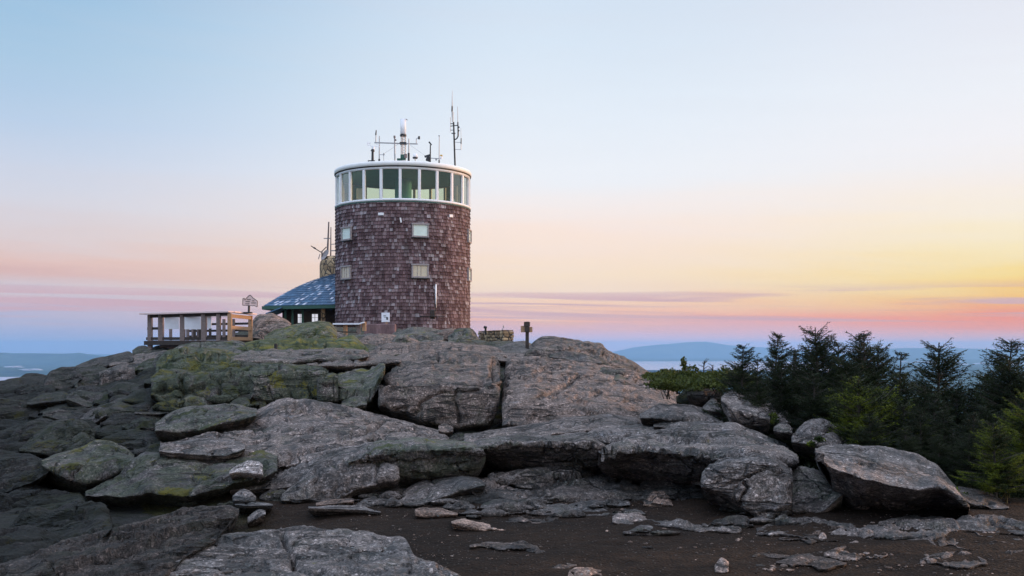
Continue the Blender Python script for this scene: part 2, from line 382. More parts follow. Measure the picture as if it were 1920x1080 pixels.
def slate_mat():
    m, nt, b = new_mat('blue_slate')
    g = N(nt, 'ShaderNodeNewGeometry'); r = g.outputs['Random Per Island']
    base = ramp(nt, r, [(0.0, (.030, .085, .17)), (.5, (.045, .13, .25)), (.84, (.08, .19, .33)), (.88, (.40, .48, .62)), (1.0, (.62, .62, .72))])
    base = mix_c(nt, 1.0, base, ramp(nt, noise(nt, pos(nt), 5, 4), [(.3, .75), (.7, 1.25)]), 'MULTIPLY')
    nt.links.new(base, b.inputs['Base Color']); b.inputs['Roughness'].default_value = .42; return m
M_SLATE = slate_mat()
def stone_mat():
    m, nt, b = new_mat('rubble_masonry')
    P = pos(nt); vo = N(nt, 'ShaderNodeTexVoronoi', feature='DISTANCE_TO_EDGE', ins={'Scale': 2.6}); nt.links.new(P, vo.inputs['Vector'])
    vc = N(nt, 'ShaderNodeTexVoronoi', ins={'Scale': 2.6}); nt.links.new(P, vc.inputs['Vector'])
    sp = N(nt, 'ShaderNodeSeparateColor'); nt.links.new(vc.outputs['Color'], sp.inputs[0])
    base = mix_c(nt, sp.outputs[0], (.24, .15, .08), (.55, .38, .22))
    base = mix_c(nt, ramp(nt, vo.outputs['Distance'], [(.03, 1.0), (.08, 0.0)]), base, (.04, .032, .03))
    nt.links.new(base, b.inputs['Base Color']); b.inputs['Roughness'].default_value = .9
    bump(nt, b, vo.outputs['Distance'], 1.0, .1); return m
M_STONE = stone_mat()
M_WATER = simple('lake_water', (.45, .44, .48), .10, 0, .1, .001, 1.0)  # base lightened to carry bright fog and sky reflection in its colour
M_PUDDLE = simple('puddle_water', (.06, .07, .08), .03, 0, .1, 1, 1.0)
M_MIST = simple('valley_mist', (.55, .56, .64), 1.0, 0, .05, .001, 0.0)

# ------------------------------------------------------------------ valley, lake, mountains
def base_wave(x, y):
    p = np.stack([x/5200, y/5200, x*0], -1); q = np.stack([x/1400, y/1400, x*0+3], -1)
    return fbm(p, 4, 5)*120 + fbm(q, 4, 9)*35
def valley():
    nr, na = 150, 720
    r = np.concatenate([[0.0], np.geomspace(60, 34000, nr-1)]); a = np.linspace(0, 2*np.pi, na, endpoint=False)
    R, A = np.meshgrid(r, a, indexing='ij'); X = R*np.cos(A); Y = R*np.sin(A)
    Z = -240 + 170*np.exp(-(R/420)) + base_wave(X/.6, Y/.6)*np.clip((R-500)/3500, 0, 1)*.48*np.where((Y > 0), np.clip((5200-R)/800, 0, 1)+np.clip((R-17500)/2000, 0, 1), 1)
    Z = np.where(R < 200, np.minimum(Z, -70 - R*.45 + 0*R), Z)
    Z = np.maximum(Z, -240 + (Z+240)*.25)
    Z = Z - np.clip(R-1000, 0, None)*0.0
    v = np.stack([X, Y, Z], -1).reshape(-1, 3)
    i = np.arange(nr-1)[:, None]*na; j = np.arange(na)[None]; j2 = (j+1) % na
    f = np.stack([i+j, i+j2, i+na+j2, i+na+j], -1).reshape(-1, 4)
    o = mesh_obj('valley_floor', v, f, M_FOREST, smooth=True); tag(o, kind='structure')
valley()

def ridge(name, pts, D, depth, seed, rough=.0012, detail=1.0):
    """a mountain range: crest traced at distance D, falling to the valley floor in front and behind"""
    D = D*.6; depth = depth*.6
    xs = np.arange(pts[0][0], pts[-1][0]+1, 4.0)
    ty = np.interp(xs, [p[0] for p in pts], [p[1] for p in pts])
    ty = ty + fbm(np.stack([xs*.035, xs*0, xs*0+seed], -1), 5, seed)*2.4*detail
    crest = (HZ-ty)/F*D
    k = np.linspace(-1, 1, 41)
    Y = D + k[None]*depth + 0*xs[:, None]; X = (xs[:, None]-CX)/F*Y
    prof = np.exp(-(k*1.9)**2)
    Z = -276 + (crest[:, None]+276)*prof[None]
    nz = fbm(np.stack([X/900, Y/900, X*0+seed], -1), 5, seed)
    Z = Z + nz*np.abs(crest[:, None]+276)*.22*np.clip(np.abs(k)[None]*4, 0, 1)*prof[None]
    v = np.stack([X, Y, Z], -1).reshape(-1, 3); n, mm = X.shape
    i = np.arange(n-1)[:, None]*mm; j = np.arange(mm-1)[None]
    f = np.stack([i+j, i+mm+j, i+mm+j+1, i+j+1], -1).reshape(-1, 4)
    o = mesh_obj(name, v, f, M_FOREST, smooth=True); tag(o, kind='structure'); return o
ridge('mountain_range', [(-260,690),(-120,666),(-30,661),(20,661),(60,664),(105,664),(150,663),(185,666),(240,672),(330,684),(460,700)], 26000, 3200, 3)
ridge('mountain_range', [(-260,690),(-60,686),(20,688),(60,691),(110,697),(170,703),(260,720)], 16500, 1800, 8)
ridge('mountain_range', [(1000,690),(1090,672),(1150,659),(1185,652),(1240,646),(1290,642),(1325,641),(1345,644),(1400,650),(1470,654),(1540,660),(1640,668)], 43000, 2600, 4, detail=.6)
ridge('mountain_range', [(1560,668),(1640,656),(1700,652),(1790,653),(1880,655),(1980,655),(2150,668)], 38000, 2600, 5, detail=.4)
ridge('mountain_range', [(1480,720),(1600,700),(1700,690),(1790,688),(1900,692),(2050,690),(2250,715)], 18000, 1500, 6)
ridge('mountain_range', [(1500,745),(1640,730),(1740,716),(1850,722),(2000,712),(2200,745)], 11500, 1500, 7)
def lake(outline, name='lake'):
    z = -211.0; vs = []
    for px, py in outline:
        D = -z*F/(py-HZ); vs.append(((px-CX)/F*D, D, z))
    o = mesh_obj(name, vs, [tuple(range(len(vs)))], M_WATER); tag(o, kind='structure')
lake([(1000,693),(1200,694),(1350,693),(1460,696),(1600,699),(1640,690),(1560,680),(1400,677),(1250,677.5),(1100,678),(1000,680)])
lake([(-60,716),(60,715),(140,712),(150,707),(60,706.5),(-60,707)])

def mist(px0, px1, py, D, seed, hgt=1.0):
    D = D*.6
    r = random.Random(seed); bm = bmesh.new()
    for k in range(26):
        px = r.uniform(px0, px1); c = at(px, py+r.uniform(-1.3, 1.3), D+r.uniform(-300, 300))
        rr = D/F*r.uniform(1.5, 6)
        m = bmesh.ops.create_icosphere(bm, subdivisions=2, radius=1)
        for v in m['verts']: v.co = Vector((v.co.x*rr*1.8, v.co.y*rr*1.6, v.co.z*rr*.12*hgt)) + c
    me = bpy.data.meshes.new('valley_mist'); bm.to_mesh(me); bm.free(); me.materials.append(M_MIST)
    v = np.empty(len(me.vertices)*3); me.vertices.foreach_get('co', v); v = v.reshape(-1, 3)
    n = fbm(v/36, 3, seed)[:, None]*D/F*2.0; v = v + np.concatenate([n, n, n*.4], 1)
    me.vertices.foreach_set('co', v.ravel())
    me.polygons.foreach_set('use_smooth', [True]*len(me.polygons))
    o = bpy.data.objects.new('valley_mist', me); C.objects.link(o); tag(o, kind='stuff', label='thin white mist lying low over the valley')
mist(12, 40, 688, 15500, 1); mist(45, 76, 693, 15500, 5); mist(1690, 1800, 679, 21000, 2); mist(1800, 1930, 682, 21000, 3); mist(1480, 1600, 684, 21000, 4)

# ------------------------------------------------------------------ summit ground
TD = [3, 7.4, 10, 12, 13, 14, 16, 18, 20, 24, 28, 34, 42, 52, 66, 80, 100, 140, 200]
TT = {
 -900: [-1.9,-2.0,-2.1,-2.2,-2.3,-2.4,-2.6,-3,-3.5,-5,-8,-12,-18,-25,-35,-45,-60,-90,-140],
 -250: [-1.8,-1.9,-1.95,-1.95,-1.95,-1.95,-1.95,-1.95,-2,-2,-2.1,-3,-6,-12,-20,-32,-50,-80,-130],
 0: [-1.75,-1.8,-1.85,-1.85,-1.85,-1.8,-1.7,-1.6,-1.5,-1.3,-1.15,-1.4,-2.5,-6,-14,-25,-40,-70,-120],
 150: [-1.7,-1.78,-1.85,-1.85,-1.8,-1.75,-1.6,-1.45,-1.3,-1.0,-.75,-.75,-1.5,-4,-9,-18,-30,-60,-110],
 300: [-1.65,-1.7,-1.85,-1.85,-1.75,-1.65,-1.45,-1.2,-.85,-.4,-.25,-.15,.05,-.5,-2,-6,-20,-50,-100],
 480: [-1.62,-1.66,-1.72,-1.7,-1.6,-1.5,-1.35,-1.15,-.8,-.25,-.12,0,.28,.7,1.1,1.1,-3,-30,-80],
 700: [-1.62,-1.6,-1.62,-1.62,-1.6,-1.5,-1.35,-1.25,-.95,-.3,-.1,.0,.25,.6,1.12,1.1,-1,-25,-80],
 950: [-1.62,-1.6,-1.6,-1.6,-1.55,-1.45,-1.35,-1.3,-1.0,-.4,-.2,-.05,.2,.3,.2,-1,-6,-30,-90],
 1150: [-1.62,-1.6,-1.6,-1.6,-1.5,-1.4,-1.3,-1.2,-.9,-.5,-.3,-.3,-1,-3,-8,-14,-25,-50,-100],
 1300: [-1.62,-1.6,-1.6,-1.6,-1.5,-1.35,-1.3,-1.25,-1.2,-1.3,-1.8,-3.5,-6,-10,-18,-26,-40,-70,-120],
 1450: [-1.62,-1.6,-1.6,-1.62,-1.6,-1.5,-1.55,-1.7,-2,-3,-4.5,-7,-10,-15,-23,-32,-45,-75,-125],
 1650: [-1.62,-1.6,-1.6,-1.65,-1.7,-1.8,-2.1,-2.5,-3.1,-4.8,-6.5,-9,-13,-18,-27,-36,-50,-80,-130],
 1900: [-1.62,-1.6,-1.62,-1.7,-1.75,-1.85,-2.2,-2.6,-3.2,-5,-7,-10,-14,-20,-29,-38,-52,-82,-132],
 3000: [-1.7,-1.75,-1.8,-1.9,-2,-2.2,-2.6,-3.2,-4,-6,-8,-11,-16,-22,-32,-42,-56,-86,-136]}
TX = sorted(TT); TZ = np.array([TT[k] for k in TX], float)
def ground_z(x, y):
    x = np.asarray(x, float); y = np.asarray(y, float)
    D = np.clip(y, 3, 199.9); px = np.clip(CX + F*x/np.maximum(D, 7.0), -899, 2999)
    lx = np.log(D); ld = np.log(TD)
    def sm(t): return t
    ix = np.clip(np.searchsorted(TX, px, side='right')-1, 0, len(TX)-2); fx = (px-np.array(TX)[ix])/(np.array(TX)[ix+1]-np.array(TX)[ix])
    fx = fx*fx*(3-2*fx)
    iy = np.clip(np.searchsorted(ld, lx, side='right')-1, 0, len(TD)-2); fy = (lx-ld[iy])/(ld[iy+1]-ld[iy])
    low = np.clip((D-12.3)/2.2, 0, 1)*np.clip((60-D)/16, 0, 1)*np.where(D > 34, .18, .24 + np.where(px > 500, .22, 0)*np.clip((D-16.5)/1.5, 0, 1)*np.clip((26-D)/2, 0, 1))
    z = -low + (TZ[ix, iy]*(1-fx)+TZ[ix+1, iy]*fx)*(1-fy) + (TZ[ix, iy+1]*(1-fx)+TZ[ix+1, iy+1]*fx)*fy
    return z
def gz(x, y): return float(ground_z(np.array([x]), np.array([y]))[0])

def summit():
    ys = np.concatenate([np.linspace(-12, 5, 30), np.geomspace(5.06, 30, 330), np.geomspace(30.5, 190, 110)])
    u = np.linspace(-1, 1, 520)
    W = np.maximum(14, ys*.85)
    X = u[None]*W[:, None] ; Y = ys[:, None] + 0*X
    Z = ground_z(X, Y)
    P = np.stack([X, Y, Z], -1)
    bare = (CX + F*X/np.maximum(Y, 6) > 560) & (Y < 12.2) | (Y < 7)
    rough = np.where(Y < 12.2, .02, .10)
    Z = Z + fbm(P*1.3, 5, 2)*rough*1.4 + fbm(P*7, 3, 4)*np.where(Y < 13, .012, .03) + fbm(P*.25, 3, 6)*np.clip((Y-14)/20, 0, 1)*.15
    # blocky steps in the bedrock
    c = np.stack([X*.9+.4*fbm(P*.5, 3, 31), Y*.55+.5*fbm(P*.6, 3, 32), X*0], -1); ci = np.floor(c).astype(np.int64)
    blk = _h(ci[..., 0], ci[..., 1], ci[..., 0]*0+3, 5)-.5; fr = c-np.floor(c); ed = np.minimum(np.minimum(fr[..., 0], 1-fr[..., 0]), np.minimum(fr[..., 1], 1-fr[..., 1]))
    Z = Z + np.where(Y > 12.6, (blk*.28 - .12*np.exp(-(ed/.06)**2))*np.clip((Y-12.6)/1.5, 0, 1), 0)
    v = np.stack([X, Y, Z], -1).reshape(-1, 3)
    px = CX + F*X/np.maximum(Y, 6)
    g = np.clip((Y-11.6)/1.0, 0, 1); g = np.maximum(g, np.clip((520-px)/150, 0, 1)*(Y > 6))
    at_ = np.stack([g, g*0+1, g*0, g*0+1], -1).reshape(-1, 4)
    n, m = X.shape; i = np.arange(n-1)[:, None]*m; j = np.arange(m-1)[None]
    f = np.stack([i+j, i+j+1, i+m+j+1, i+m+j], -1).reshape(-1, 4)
    at_[:, 1] = (.13 + .55*np.clip((px-250)/350, 0, 1)).ravel(); at_[:, 0] *= .6  # ground tone drops toward the left, vignette painted into the colour
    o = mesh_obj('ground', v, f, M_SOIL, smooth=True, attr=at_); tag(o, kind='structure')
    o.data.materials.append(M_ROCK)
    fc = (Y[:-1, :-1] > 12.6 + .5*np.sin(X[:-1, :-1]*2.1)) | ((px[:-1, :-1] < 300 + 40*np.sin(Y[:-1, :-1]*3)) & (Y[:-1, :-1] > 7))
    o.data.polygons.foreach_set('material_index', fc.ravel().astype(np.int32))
summit()

# ------------------------------------------------------------------ rock slabs
def seg_dist(px, py, pts):
    d = np.full(px.shape, 1e9)
    for (x0, y0), (x1, y1) in zip(pts[:-1], pts[1:]):
        dx, dy = x1-x0, y1-y0; t = np.clip(((px-x0)*dx+(py-y0)*dy)/(dx*dx+dy*dy+1e-9), 0, 1)
        d = np.minimum(d, np.hypot(px-x0-t*dx, py-y0-t*dy))
    return d
SEED = [100]
def slab(top, bot, Db, Dr, Dt=None, ridge=None, w=13, step=2.4, amp=1.0, moss=.2, tone=1.0, warm=0.0, strata=None, joints=None,
         cracks=(), thick=None, jag=1.0, curl=1.2, edge_bot=1.0, flat=None):
    SEED[0] += 1; sd = SEED[0]
    Dt = Dr if Dt is None else Dt
    Dm = (Db+Dr+Dt)/3
    x0 = top[0][0]; x1 = top[-1][0]
    nu = max(6, int((x1-x0)/step)+1); xs = np.linspace(x0, x1, nu)
    ip = lambda q: np.interp(xs, [p[0] for p in q], [p[1] for p in q])
    T, B = ip(top), ip(bot)
    def blur(a, k):
        k = min(k, len(a)//4*2+1)
        if k < 3: return a
        p = np.pad(a, k//2, mode='edge'); return np.convolve(p, np.ones(k)/k, 'valid')
    T, B = blur(T, 5), blur(B, 5)
    h = np.maximum(B-T, 1.0); ja = np.minimum(h*.12, 3.2)*jag
    T = T + fbm(np.stack([xs*.045, xs*0+sd, xs*0], -1), 4, sd)*ja
    B = B + fbm(np.stack([xs*.05, xs*0+sd, xs*0+9], -1), 4, sd+3)*ja*1.3
    B = np.maximum(B, T+.8)
    Rg = blur(ip(ridge), 7) if ridge else B.copy()
    Rg = Rg + fbm(np.stack([xs*.05, xs*0+sd, xs*0+5], -1), 3, sd+5)*ja*.8
    Rg = np.clip(Rg, T+.4, B-.2)
    nv = max(7, int((B-T).max()/step)+1); v = np.linspace(0, 1, nv)
    PY = B[:, None] + (T-B)[:, None]*v[None]; PX = xs[:, None] + 0*PY
    iD = np.where(PY > Rg[:, None],
                  1/Db + (1/Dr-1/Db)*(B[:, None]-PY)/np.maximum(B-Rg, .5)[:, None],
                  1/Dr + (1/Dt-1/Dr)*(Rg[:, None]-PY)/np.maximum(Rg-T, .5)[:, None])
    kb = max(3, int(nv*.08)//2*2+1)
    pad = np.pad(iD, ((0, 0), (kb//2, kb//2)), mode='edge'); iD = sum(pad[:, i:i+nv] for i in range(kb))/kb
    D = 1/iD
    if flat:
        zf = flat[0] + flat[1]*(PX-x0)/(x1-x0); D = np.clip(zf*F/(HZ-PY), 4, 16)
    de = np.minimum(PY-T[:, None], (B[:, None]-PY)*edge_bot)
    de = np.minimum(de, np.minimum(PX-x0, x1-PX)*.9)
    wob = 1+.45*fbm(np.stack([PX*.02, PY*.03, PX*0+sd], -1), 3, sd+8)
    q = np.clip(de/(w*wob), 0, 1); cu = 1-np.sqrt(np.clip(1-(1-q)**2, 0, 1))
    D = D + cu*w*Dm/F*curl
    P = np.stack([(PX-CX)/F*D, D, (HZ-PY)/F*D], -1)
    # normals of the undisplaced sheet, facing the camera
    du = np.gradient(P, axis=0); dv = np.gradient(P, axis=1); nn = np.cross(du, dv); nn /= (np.linalg.norm(nn, axis=-1, keepdims=True)+1e-9)
    s = np.sign((nn*P).sum(-1, keepdims=True)); nn = -nn*np.where(s == 0, 1, s)
    k = Dm/12.0; a = .045*k*amp
    disp = a*fbm(P*(1.5/k), 5, sd, .55)*1.3 + a*.35*fbm(P*(7/k), 4, sd+1, .6)
    rid = 1-np.abs(fbm(P*np.array([1.6, 1.6, 3.2])/k, 4, sd+2)); disp = disp - a*1.1*np.clip((rid-.9)/.1, 0, 1)**2
    if strata:
        sa, st, tx = strata
        t = (P[..., 2] + tx*P[..., 0] + .12*(P[..., 1]-Dm))/st + .9*fbm(P*(.55/k), 3, sd+4)
        fl = np.floor(t); fr = t-fl
        hs = _h(fl.astype(np.int64), fl.astype(np.int64)*7+sd, fl.astype(np.int64)*3, sd)
        hn = _h(fl.astype(np.int64)+1, (fl.astype(np.int64)+1)*7+sd, (fl.astype(np.int64)+1)*3, sd)
        b = np.clip((fr-.8)/.2, 0, 1); b = b*b*(3-2*b)
        disp = disp + sa*((hs*(1-b)+hn*b)-.5)*2 - sa*1.2*np.exp(-((fr-.86)/.06)**2)*np.clip(fbm(P*(1.1/k), 2, sd+6)*2+.6, 0, 1)
    if joints:
        jw, jd = joints
        t = (P[..., 0] + .35*P[..., 2])/jw + .5*fbm(P*(.6/k), 3, sd+5); fr = t-np.floor(t)
        disp = disp - jd*np.exp(-((fr-.5)/.05)**2)*np.clip(fbm(P*(.9/k)+5, 2, sd+7)*2.5+.7, 0, 1)
    for cw, cd, pts in cracks:
        jx = PX + fbm(np.stack([PY*.06, PX*.06, PX*0+sd], -1), 3, sd+11)*5; jy = PY + fbm(np.stack([PX*.06, PY*.06, PX*0-sd], -1), 3, sd+12)*5
        disp = disp - cd*np.exp(-(seg_dist(jx, jy, pts)/cw)**2)
    fade = np.clip(de/6, .15, 1)
    P = P + nn*(disp*fade)[..., None]
    th = thick if thick else max(.5, 24*Dm/F)*1.6
    # skirt: two rings pulled back and inwards, then a cap
    cen = P.reshape(-1, 3).mean(0)
    def back(Q, tt, sh):
        d = Q/np.linalg.norm(Q, axis=-1, keepdims=True); R_ = Q + d*tt; c = cen + (cen/np.linalg.norm(cen))*tt
        R_[..., 0] += (c[0]-R_[..., 0])*sh*.6; R_[..., 2] += np.minimum((c[2]-R_[..., 2])*sh, 0) - tt*.25
        return R_
    n, m = nu, nv
    V = [P.reshape(-1, 3)]
    bi = [i*m for i in range(n)] + [(n-1)*m+j for j in range(1, m)] + [i*m+m-1 for i in range(n-2, -1, -1)] + [j for j in range(m-2, 0, -1)]
    ring = P.reshape(-1, 3)[bi]; L = len(bi)
    r1 = back(ring.copy(), th*.35, .06); r2 = back(ring.copy(), th, .35)
    V += [r1, r2, r2.mean(0, keepdims=True)]
    V = np.concatenate(V); b1 = n*m; b2 = b1+L; bc = b2+L
    i = np.arange(n-1)[:, None]*m; j = np.arange(m-1)[None]
    Fq = np.stack([i+j, i+m+j, i+m+j+1, i+j+1], -1).reshape(-1, 4).tolist()
    for e in range(L):
        e2 = (e+1) % L
        Fq.append([bi[e2], bi[e], b1+e, b1+e2]); Fq.append([b1+e2, b1+e, b2+e, b2+e2]); Fq.append([b2+e2, b2+e, bc])
    at_ = np.empty((len(V), 4)); at_[:] = (moss, tone, warm, 1)
    return V, Fq, at_

class Rocks:
    def __init__(s): s.V = []; s.F = []; s.A = []; s.n = 0
    def add(s, *a, **k):
        cxm = sum(q[0] for q in a[0])/len(a[0])      # tone falls toward the left: edge vignette painted in, over some dark lichen
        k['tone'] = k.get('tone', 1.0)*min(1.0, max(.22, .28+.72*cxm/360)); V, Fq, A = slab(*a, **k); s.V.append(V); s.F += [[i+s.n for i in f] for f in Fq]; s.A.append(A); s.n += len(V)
    def build(s, name):
        o = mesh_obj(name, np.concatenate(s.V), s.F, M_ROCK, smooth=True, attr=np.concatenate(s.A)); tag(o, kind='structure'); return o
def boulder(name, label, cat, *a, group=None, **k):
    V, Fq, A = slab(*a, **k)
    c = V[:, :].mean(0); b = np.array([c[0], c[1], V[:, 2].min()])
    o = mesh_obj(name, V-b, Fq, M_ROCK, smooth=True, attr=A); o.location = b; tag(o, label, cat, group); return o
# ------------------------------------------------------------------ bedrock of the summit
def bedrock():
    r = Rocks(); A = r.add
    # far left ridge
    A([(-90,722),(-30,716),(0,713),(48,707),(85,706),(104,716)], [(-90,790),(0,785),(60,775),(104,740)], 25, 27, 31, ridge=[(-90,735),(0,728),(60,722),(104,724)], tone=.5, moss=.5, strata=(.06,.35,-.25))
    A([(82,716),(90,698),(112,690),(146,687),(154,694)], [(82,724),(100,730),(122,733),(154,708)], 26.5, 26.8, 28, moss=.45, w=9, tone=.6)
    A([(140,694),(150,688),(190,685),(205,694)], [(140,724),(160,738),(190,740),(205,722)], 26, 26.4, 28, moss=.5, w=9, tone=.62)
    A([(142,686),(160,678),(175,672),(215,664),(243,659),(250,666)], [(142,694),(180,694),(215,684),(250,676)], 29, 29.5, 33, ridge=[(142,690),(215,674),(250,670)], w=6, moss=.35, tone=.7)
    A([(205,676),(245,664),(290,658),(312,655),(330,662)], [(205,687),(245,684),(308,680),(330,675)], 28, 28.2, 33, ridge=[(205,684),(308,676),(330,672)], w=6, tone=1.1, warm=.3)
    A([(186,696),(225,684),(290,679),(312,680)], [(186,738),(230,728),(288,722),(312,695)], 26.5, 26.8, 28.5, ridge=[(186,700),(225,694),(288,695),(312,690)], w=8, strata=(.07,.25,-.1), tone=.95, warm=.2)
    A([(50,752),(85,736),(120,732),(134,742)], [(50,758),(90,754),(134,750)], 22.8, 23, 24.2, w=6, moss=.6, tone=.6)
    A([(124,742),(150,730),(190,735),(204,746)], [(124,748),(165,764),(204,752)], 22.2, 22.4, 23.4, w=8, moss=.5, tone=.75)
    A([(-60,760),(0,745),(60,752),(110,765),(140,770)], [(-60,830),(20,835),(90,815),(140,785)], 20.5, 21.5, 23.5, w=16, moss=.6, tone=.45, strata=(.08,.3,-.1))
    A([(80,772),(105,765),(132,770),(150,780)], [(80,778),(115,786),(150,788)], 20, 20.3, 21, w=6, moss=.5, tone=.7)
    A([(150,784),(170,766),(195,761),(200,770)], [(150,788),(175,793),(200,778)], 19, 19.3, 20.5, w=5, tone=.9)
    A([(36,838),(68,812),(100,790),(150,785),(172,800),(182,826)], [(36,846),(100,856),(150,850),(182,834)], 16.4, 17, 18.5, ridge=[(36,842),(100,826),(150,818),(182,830)], w=14, moss=.65, tone=.65, amp=2.2)
    A([(-80,850),(0,842),(60,850),(92,868)], [(-80,930),(0,925),(60,905),(92,880)], 13, 13.8, 16, w=18, moss=.5, tone=.5, amp=1.6, strata=(.04,.2,-.15))
    A([(-80,940),(40,925),(110,918),(150,924),(160,934)], [(-80,1010),(60,990),(120,965),(160,942)], 10.4, 11.2, 13.4, w=14, moss=.95, tone=.42, amp=1.4)
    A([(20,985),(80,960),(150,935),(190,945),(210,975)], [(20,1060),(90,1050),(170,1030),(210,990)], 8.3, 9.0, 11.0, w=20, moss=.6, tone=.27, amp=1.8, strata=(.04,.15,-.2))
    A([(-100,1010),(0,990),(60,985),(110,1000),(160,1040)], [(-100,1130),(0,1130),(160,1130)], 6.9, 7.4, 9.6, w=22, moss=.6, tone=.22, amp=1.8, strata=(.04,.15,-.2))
    # mossy broken face under the railing
    A([(292,676),(312,658),(350,650),(430,655),(452,668)], [(292,725),(330,705),(380,705),(452,700)], 22.5, 23, 28, ridge=[(292,690),(330,668),(452,680)], w=12, moss=.85, tone=.8, amp=2, strata=(.08,.3,.1))
    A([(282,706),(300,690),(340,692),(385,694),(430,702),(452,714)], [(282,738),(305,766),(350,778),(400,760),(452,748)], 20, 20.4, 22.5, ridge=[(282,712),(340,702),(452,718)], w=13, moss=.75, tone=.7, amp=2.4, joints=(.7,.18), strata=(.06,.4,.1))
    A([(392,706),(430,688),(480,684),(505,700)], [(392,738),(430,750),(480,748),(505,738)], 20.2, 20.5, 22.5, ridge=[(392,716),(430,700),(505,712)], w=12, moss=.75, tone=.75, amp=2.4, joints=(.6,.2))
    A([(315,662),(335,647),(380,640),(440,640),(490,644)], [(315,672),(380,674),(490,670)], 29, 30, 37, ridge=[(315,666),(380,660),(490,660)], w=8, moss=.55, tone=.95, amp=1.5)
    A([(430,668),(470,656),(560,654),(640,653),(686,655),(692,664)], [(430,682),(500,684),(560,681),(600,677),(640,682),(692,668)], 23.5, 23.8, 30, ridge=[(430,676),(500,676),(560,674),(692,664)], w=7, moss=.3, tone=1.0, warm=.25, strata=(.04,.15,.05))
    A([(575,680),(620,670),(700,662),(745,668),(752,674)], [(575,684),(630,688),(690,686),(752,680)], 22.5, 22.8, 27, ridge=[(575,682),(690,680),(752,677)], w=6, moss=.2, tone=1.0, warm=.3)
    A([(468,692),(485,681),(530,680),(580,682),(610,687),(616,696)], [(468,750),(510,756),(545,758),(580,754),(616,748)], 19.8, 20, 23, ridge=[(468,698),(530,692),(580,698),(616,700)], w=12, moss=.7, tone=.75, amp=1.8, joints=(.42,.22))
    A([(594,706),(605,701),(628,698),(634,704)], [(594,752),(610,757),(634,754)], 19.4, 19.5, 20, ridge=[(594,710),(634,708)], w=8, moss=.7, tone=.7, curl=2.2)
    A([(632,694),(650,682),(700,675),(716,673),(722,682)], [(632,755),(680,762),(697,758),(704,736),(722,690)], 19.5, 19.7, 24, ridge=[(632,722),(697,722),(722,686)], w=10, curl=2.4, moss=.62, tone=.95, amp=1.3)
    A([(640,752),(652,742),(680,741),(688,746)], [(640,758),(668,764),(688,760)], 18.8, 19, 19.6, w=6, moss=.5)
    # the two great blocks
    A([(709,722),(718,700),(738,672),(762,661),(800,655),(860,656),(928,664),(935,675),(938,690)],
      [(709,762),(732,772),(780,790),(830,803),(860,808),(918,800),(932,785),(938,720)], 19, 19.2, 28,
      ridge=[(709,724),(722,715),(780,716),(900,719),(932,720),(938,712)], w=11, curl=2.6, moss=.22, tone=.92, warm=.45, amp=1.3, strata=(.03,.5,.03), joints=(1.5,.09),
      cracks=[(3,.12,[(705,718),(780,712),(860,716),(940,719)]), (2.5,.10,[(818,640),(822,680)]), (3,.12,[(850,716),(858,770),(862,800)]), (5,.25,[(925,690),(938,720)])])
    A([(941,724),(944,690),(952,668),(1000,668),(1060,672),(1120,680),(1180,692),(1222,704),(1252,720),(1282,744),(1300,757),(1314,772)],
      [(941,800),(962,806),(1010,806),(1080,800),(1140,800),(1200,806),(1250,800),(1314,782)], 17.6, 18.4, 27,
      curl=2.2, ridge=[(941,760),(954,752),(1000,745),(1060,752),(1140,770),(1200,786),(1314,779)], w=16, moss=.08, tone=1.0, warm=.55, amp=1.4, strata=(.03,.7,-.12),
      cracks=[(2.6,.13,[(1012,745),(1045,724),(1088,698)]), (2.2,.10,[(1000,698),(1032,684)]), (2.5,.10,[(1130,690),(1170,702),(1220,708),(1262,712)]), (2.2,.07,[(945,707),(1010,702),(1060,703)])])
    A([(982,664),(1000,637),(1014,629),(1038,629),(1060,634),(1100,640),(1130,643),(1138,656),(1160,664),(1200,684),(1224,702),(1236,712)],
      [(982,674),(1060,682),(1120,692),(1180,706),(1236,722)], 27.5, 28, 35, ridge=[(982,668),(1050,664),(1120,676),(1180,694),(1236,716)], w=13, moss=.25, tone=.9, warm=.35, amp=1.5, strata=(.08,.35,-.1),
      cracks=[(3,.2,[(1085,676),(1110,684)])])
    0 and A([(1080,648),(1100,640),(1128,641),(1138,652)], [(1080,652),(1110,658),(1138,658)], 28.2, 28.4, 30, w=5, moss=.5, tone=.8)
    A([(1030,664),(1060,656),(1095,662),(1130,676)], [(1030,670),(1070,678),(1130,682)], 26.8, 27, 28.5, w=6, moss=.3, tone=.8)
    A([(905,662),(935,651),(958,641),(982,636),(1000,645)], [(905,668),(950,672),(1000,674)], 30, 30.5, 38, ridge=[(905,662),(950,657),(1000,662)], w=8, moss=.25, tone=.85)
    A([(900,664),(960,660),(1010,664),(1040,672)], [(900,672),(960,678),(1040,680)], 26.8, 27, 30, w=5, moss=.15, warm=.4, tone=1.05)
    # plateau towards the observatory
    A([(440,646),(480,637),(560,634),(625,634),(640,642)], [(440,658),(480,660),(560,660),(640,658)], 31.5, 32, 37, ridge=[(440,650),(560,644),(640,648)], w=7, moss=.95, tone=.95, amp=1.6)
    A([(495,630),(520,615),(560,605),(600,602),(622,606),(632,622)], [(495,638),(540,642),(600,642),(632,640)], 38, 38.6, 43, ridge=[(495,634),(540,622),(600,616),(632,630)], w=11, moss=.80, tone=1.05, warm=.45)
    A([(470,606),(482,590),(508,586),(532,595),(543,602),(546,608)], [(470,634),(500,638),(522,628),(546,612)], 43, 43.5, 46, w=11, moss=.2, tone=1.1, warm=.9)
    A([(616,644),(640,630),(660,627),(676,640),(694,656)], [(616,654),(640,656),(660,660),(694,660)], 33, 33.5, 36, w=6, moss=.97, tone=1.15)
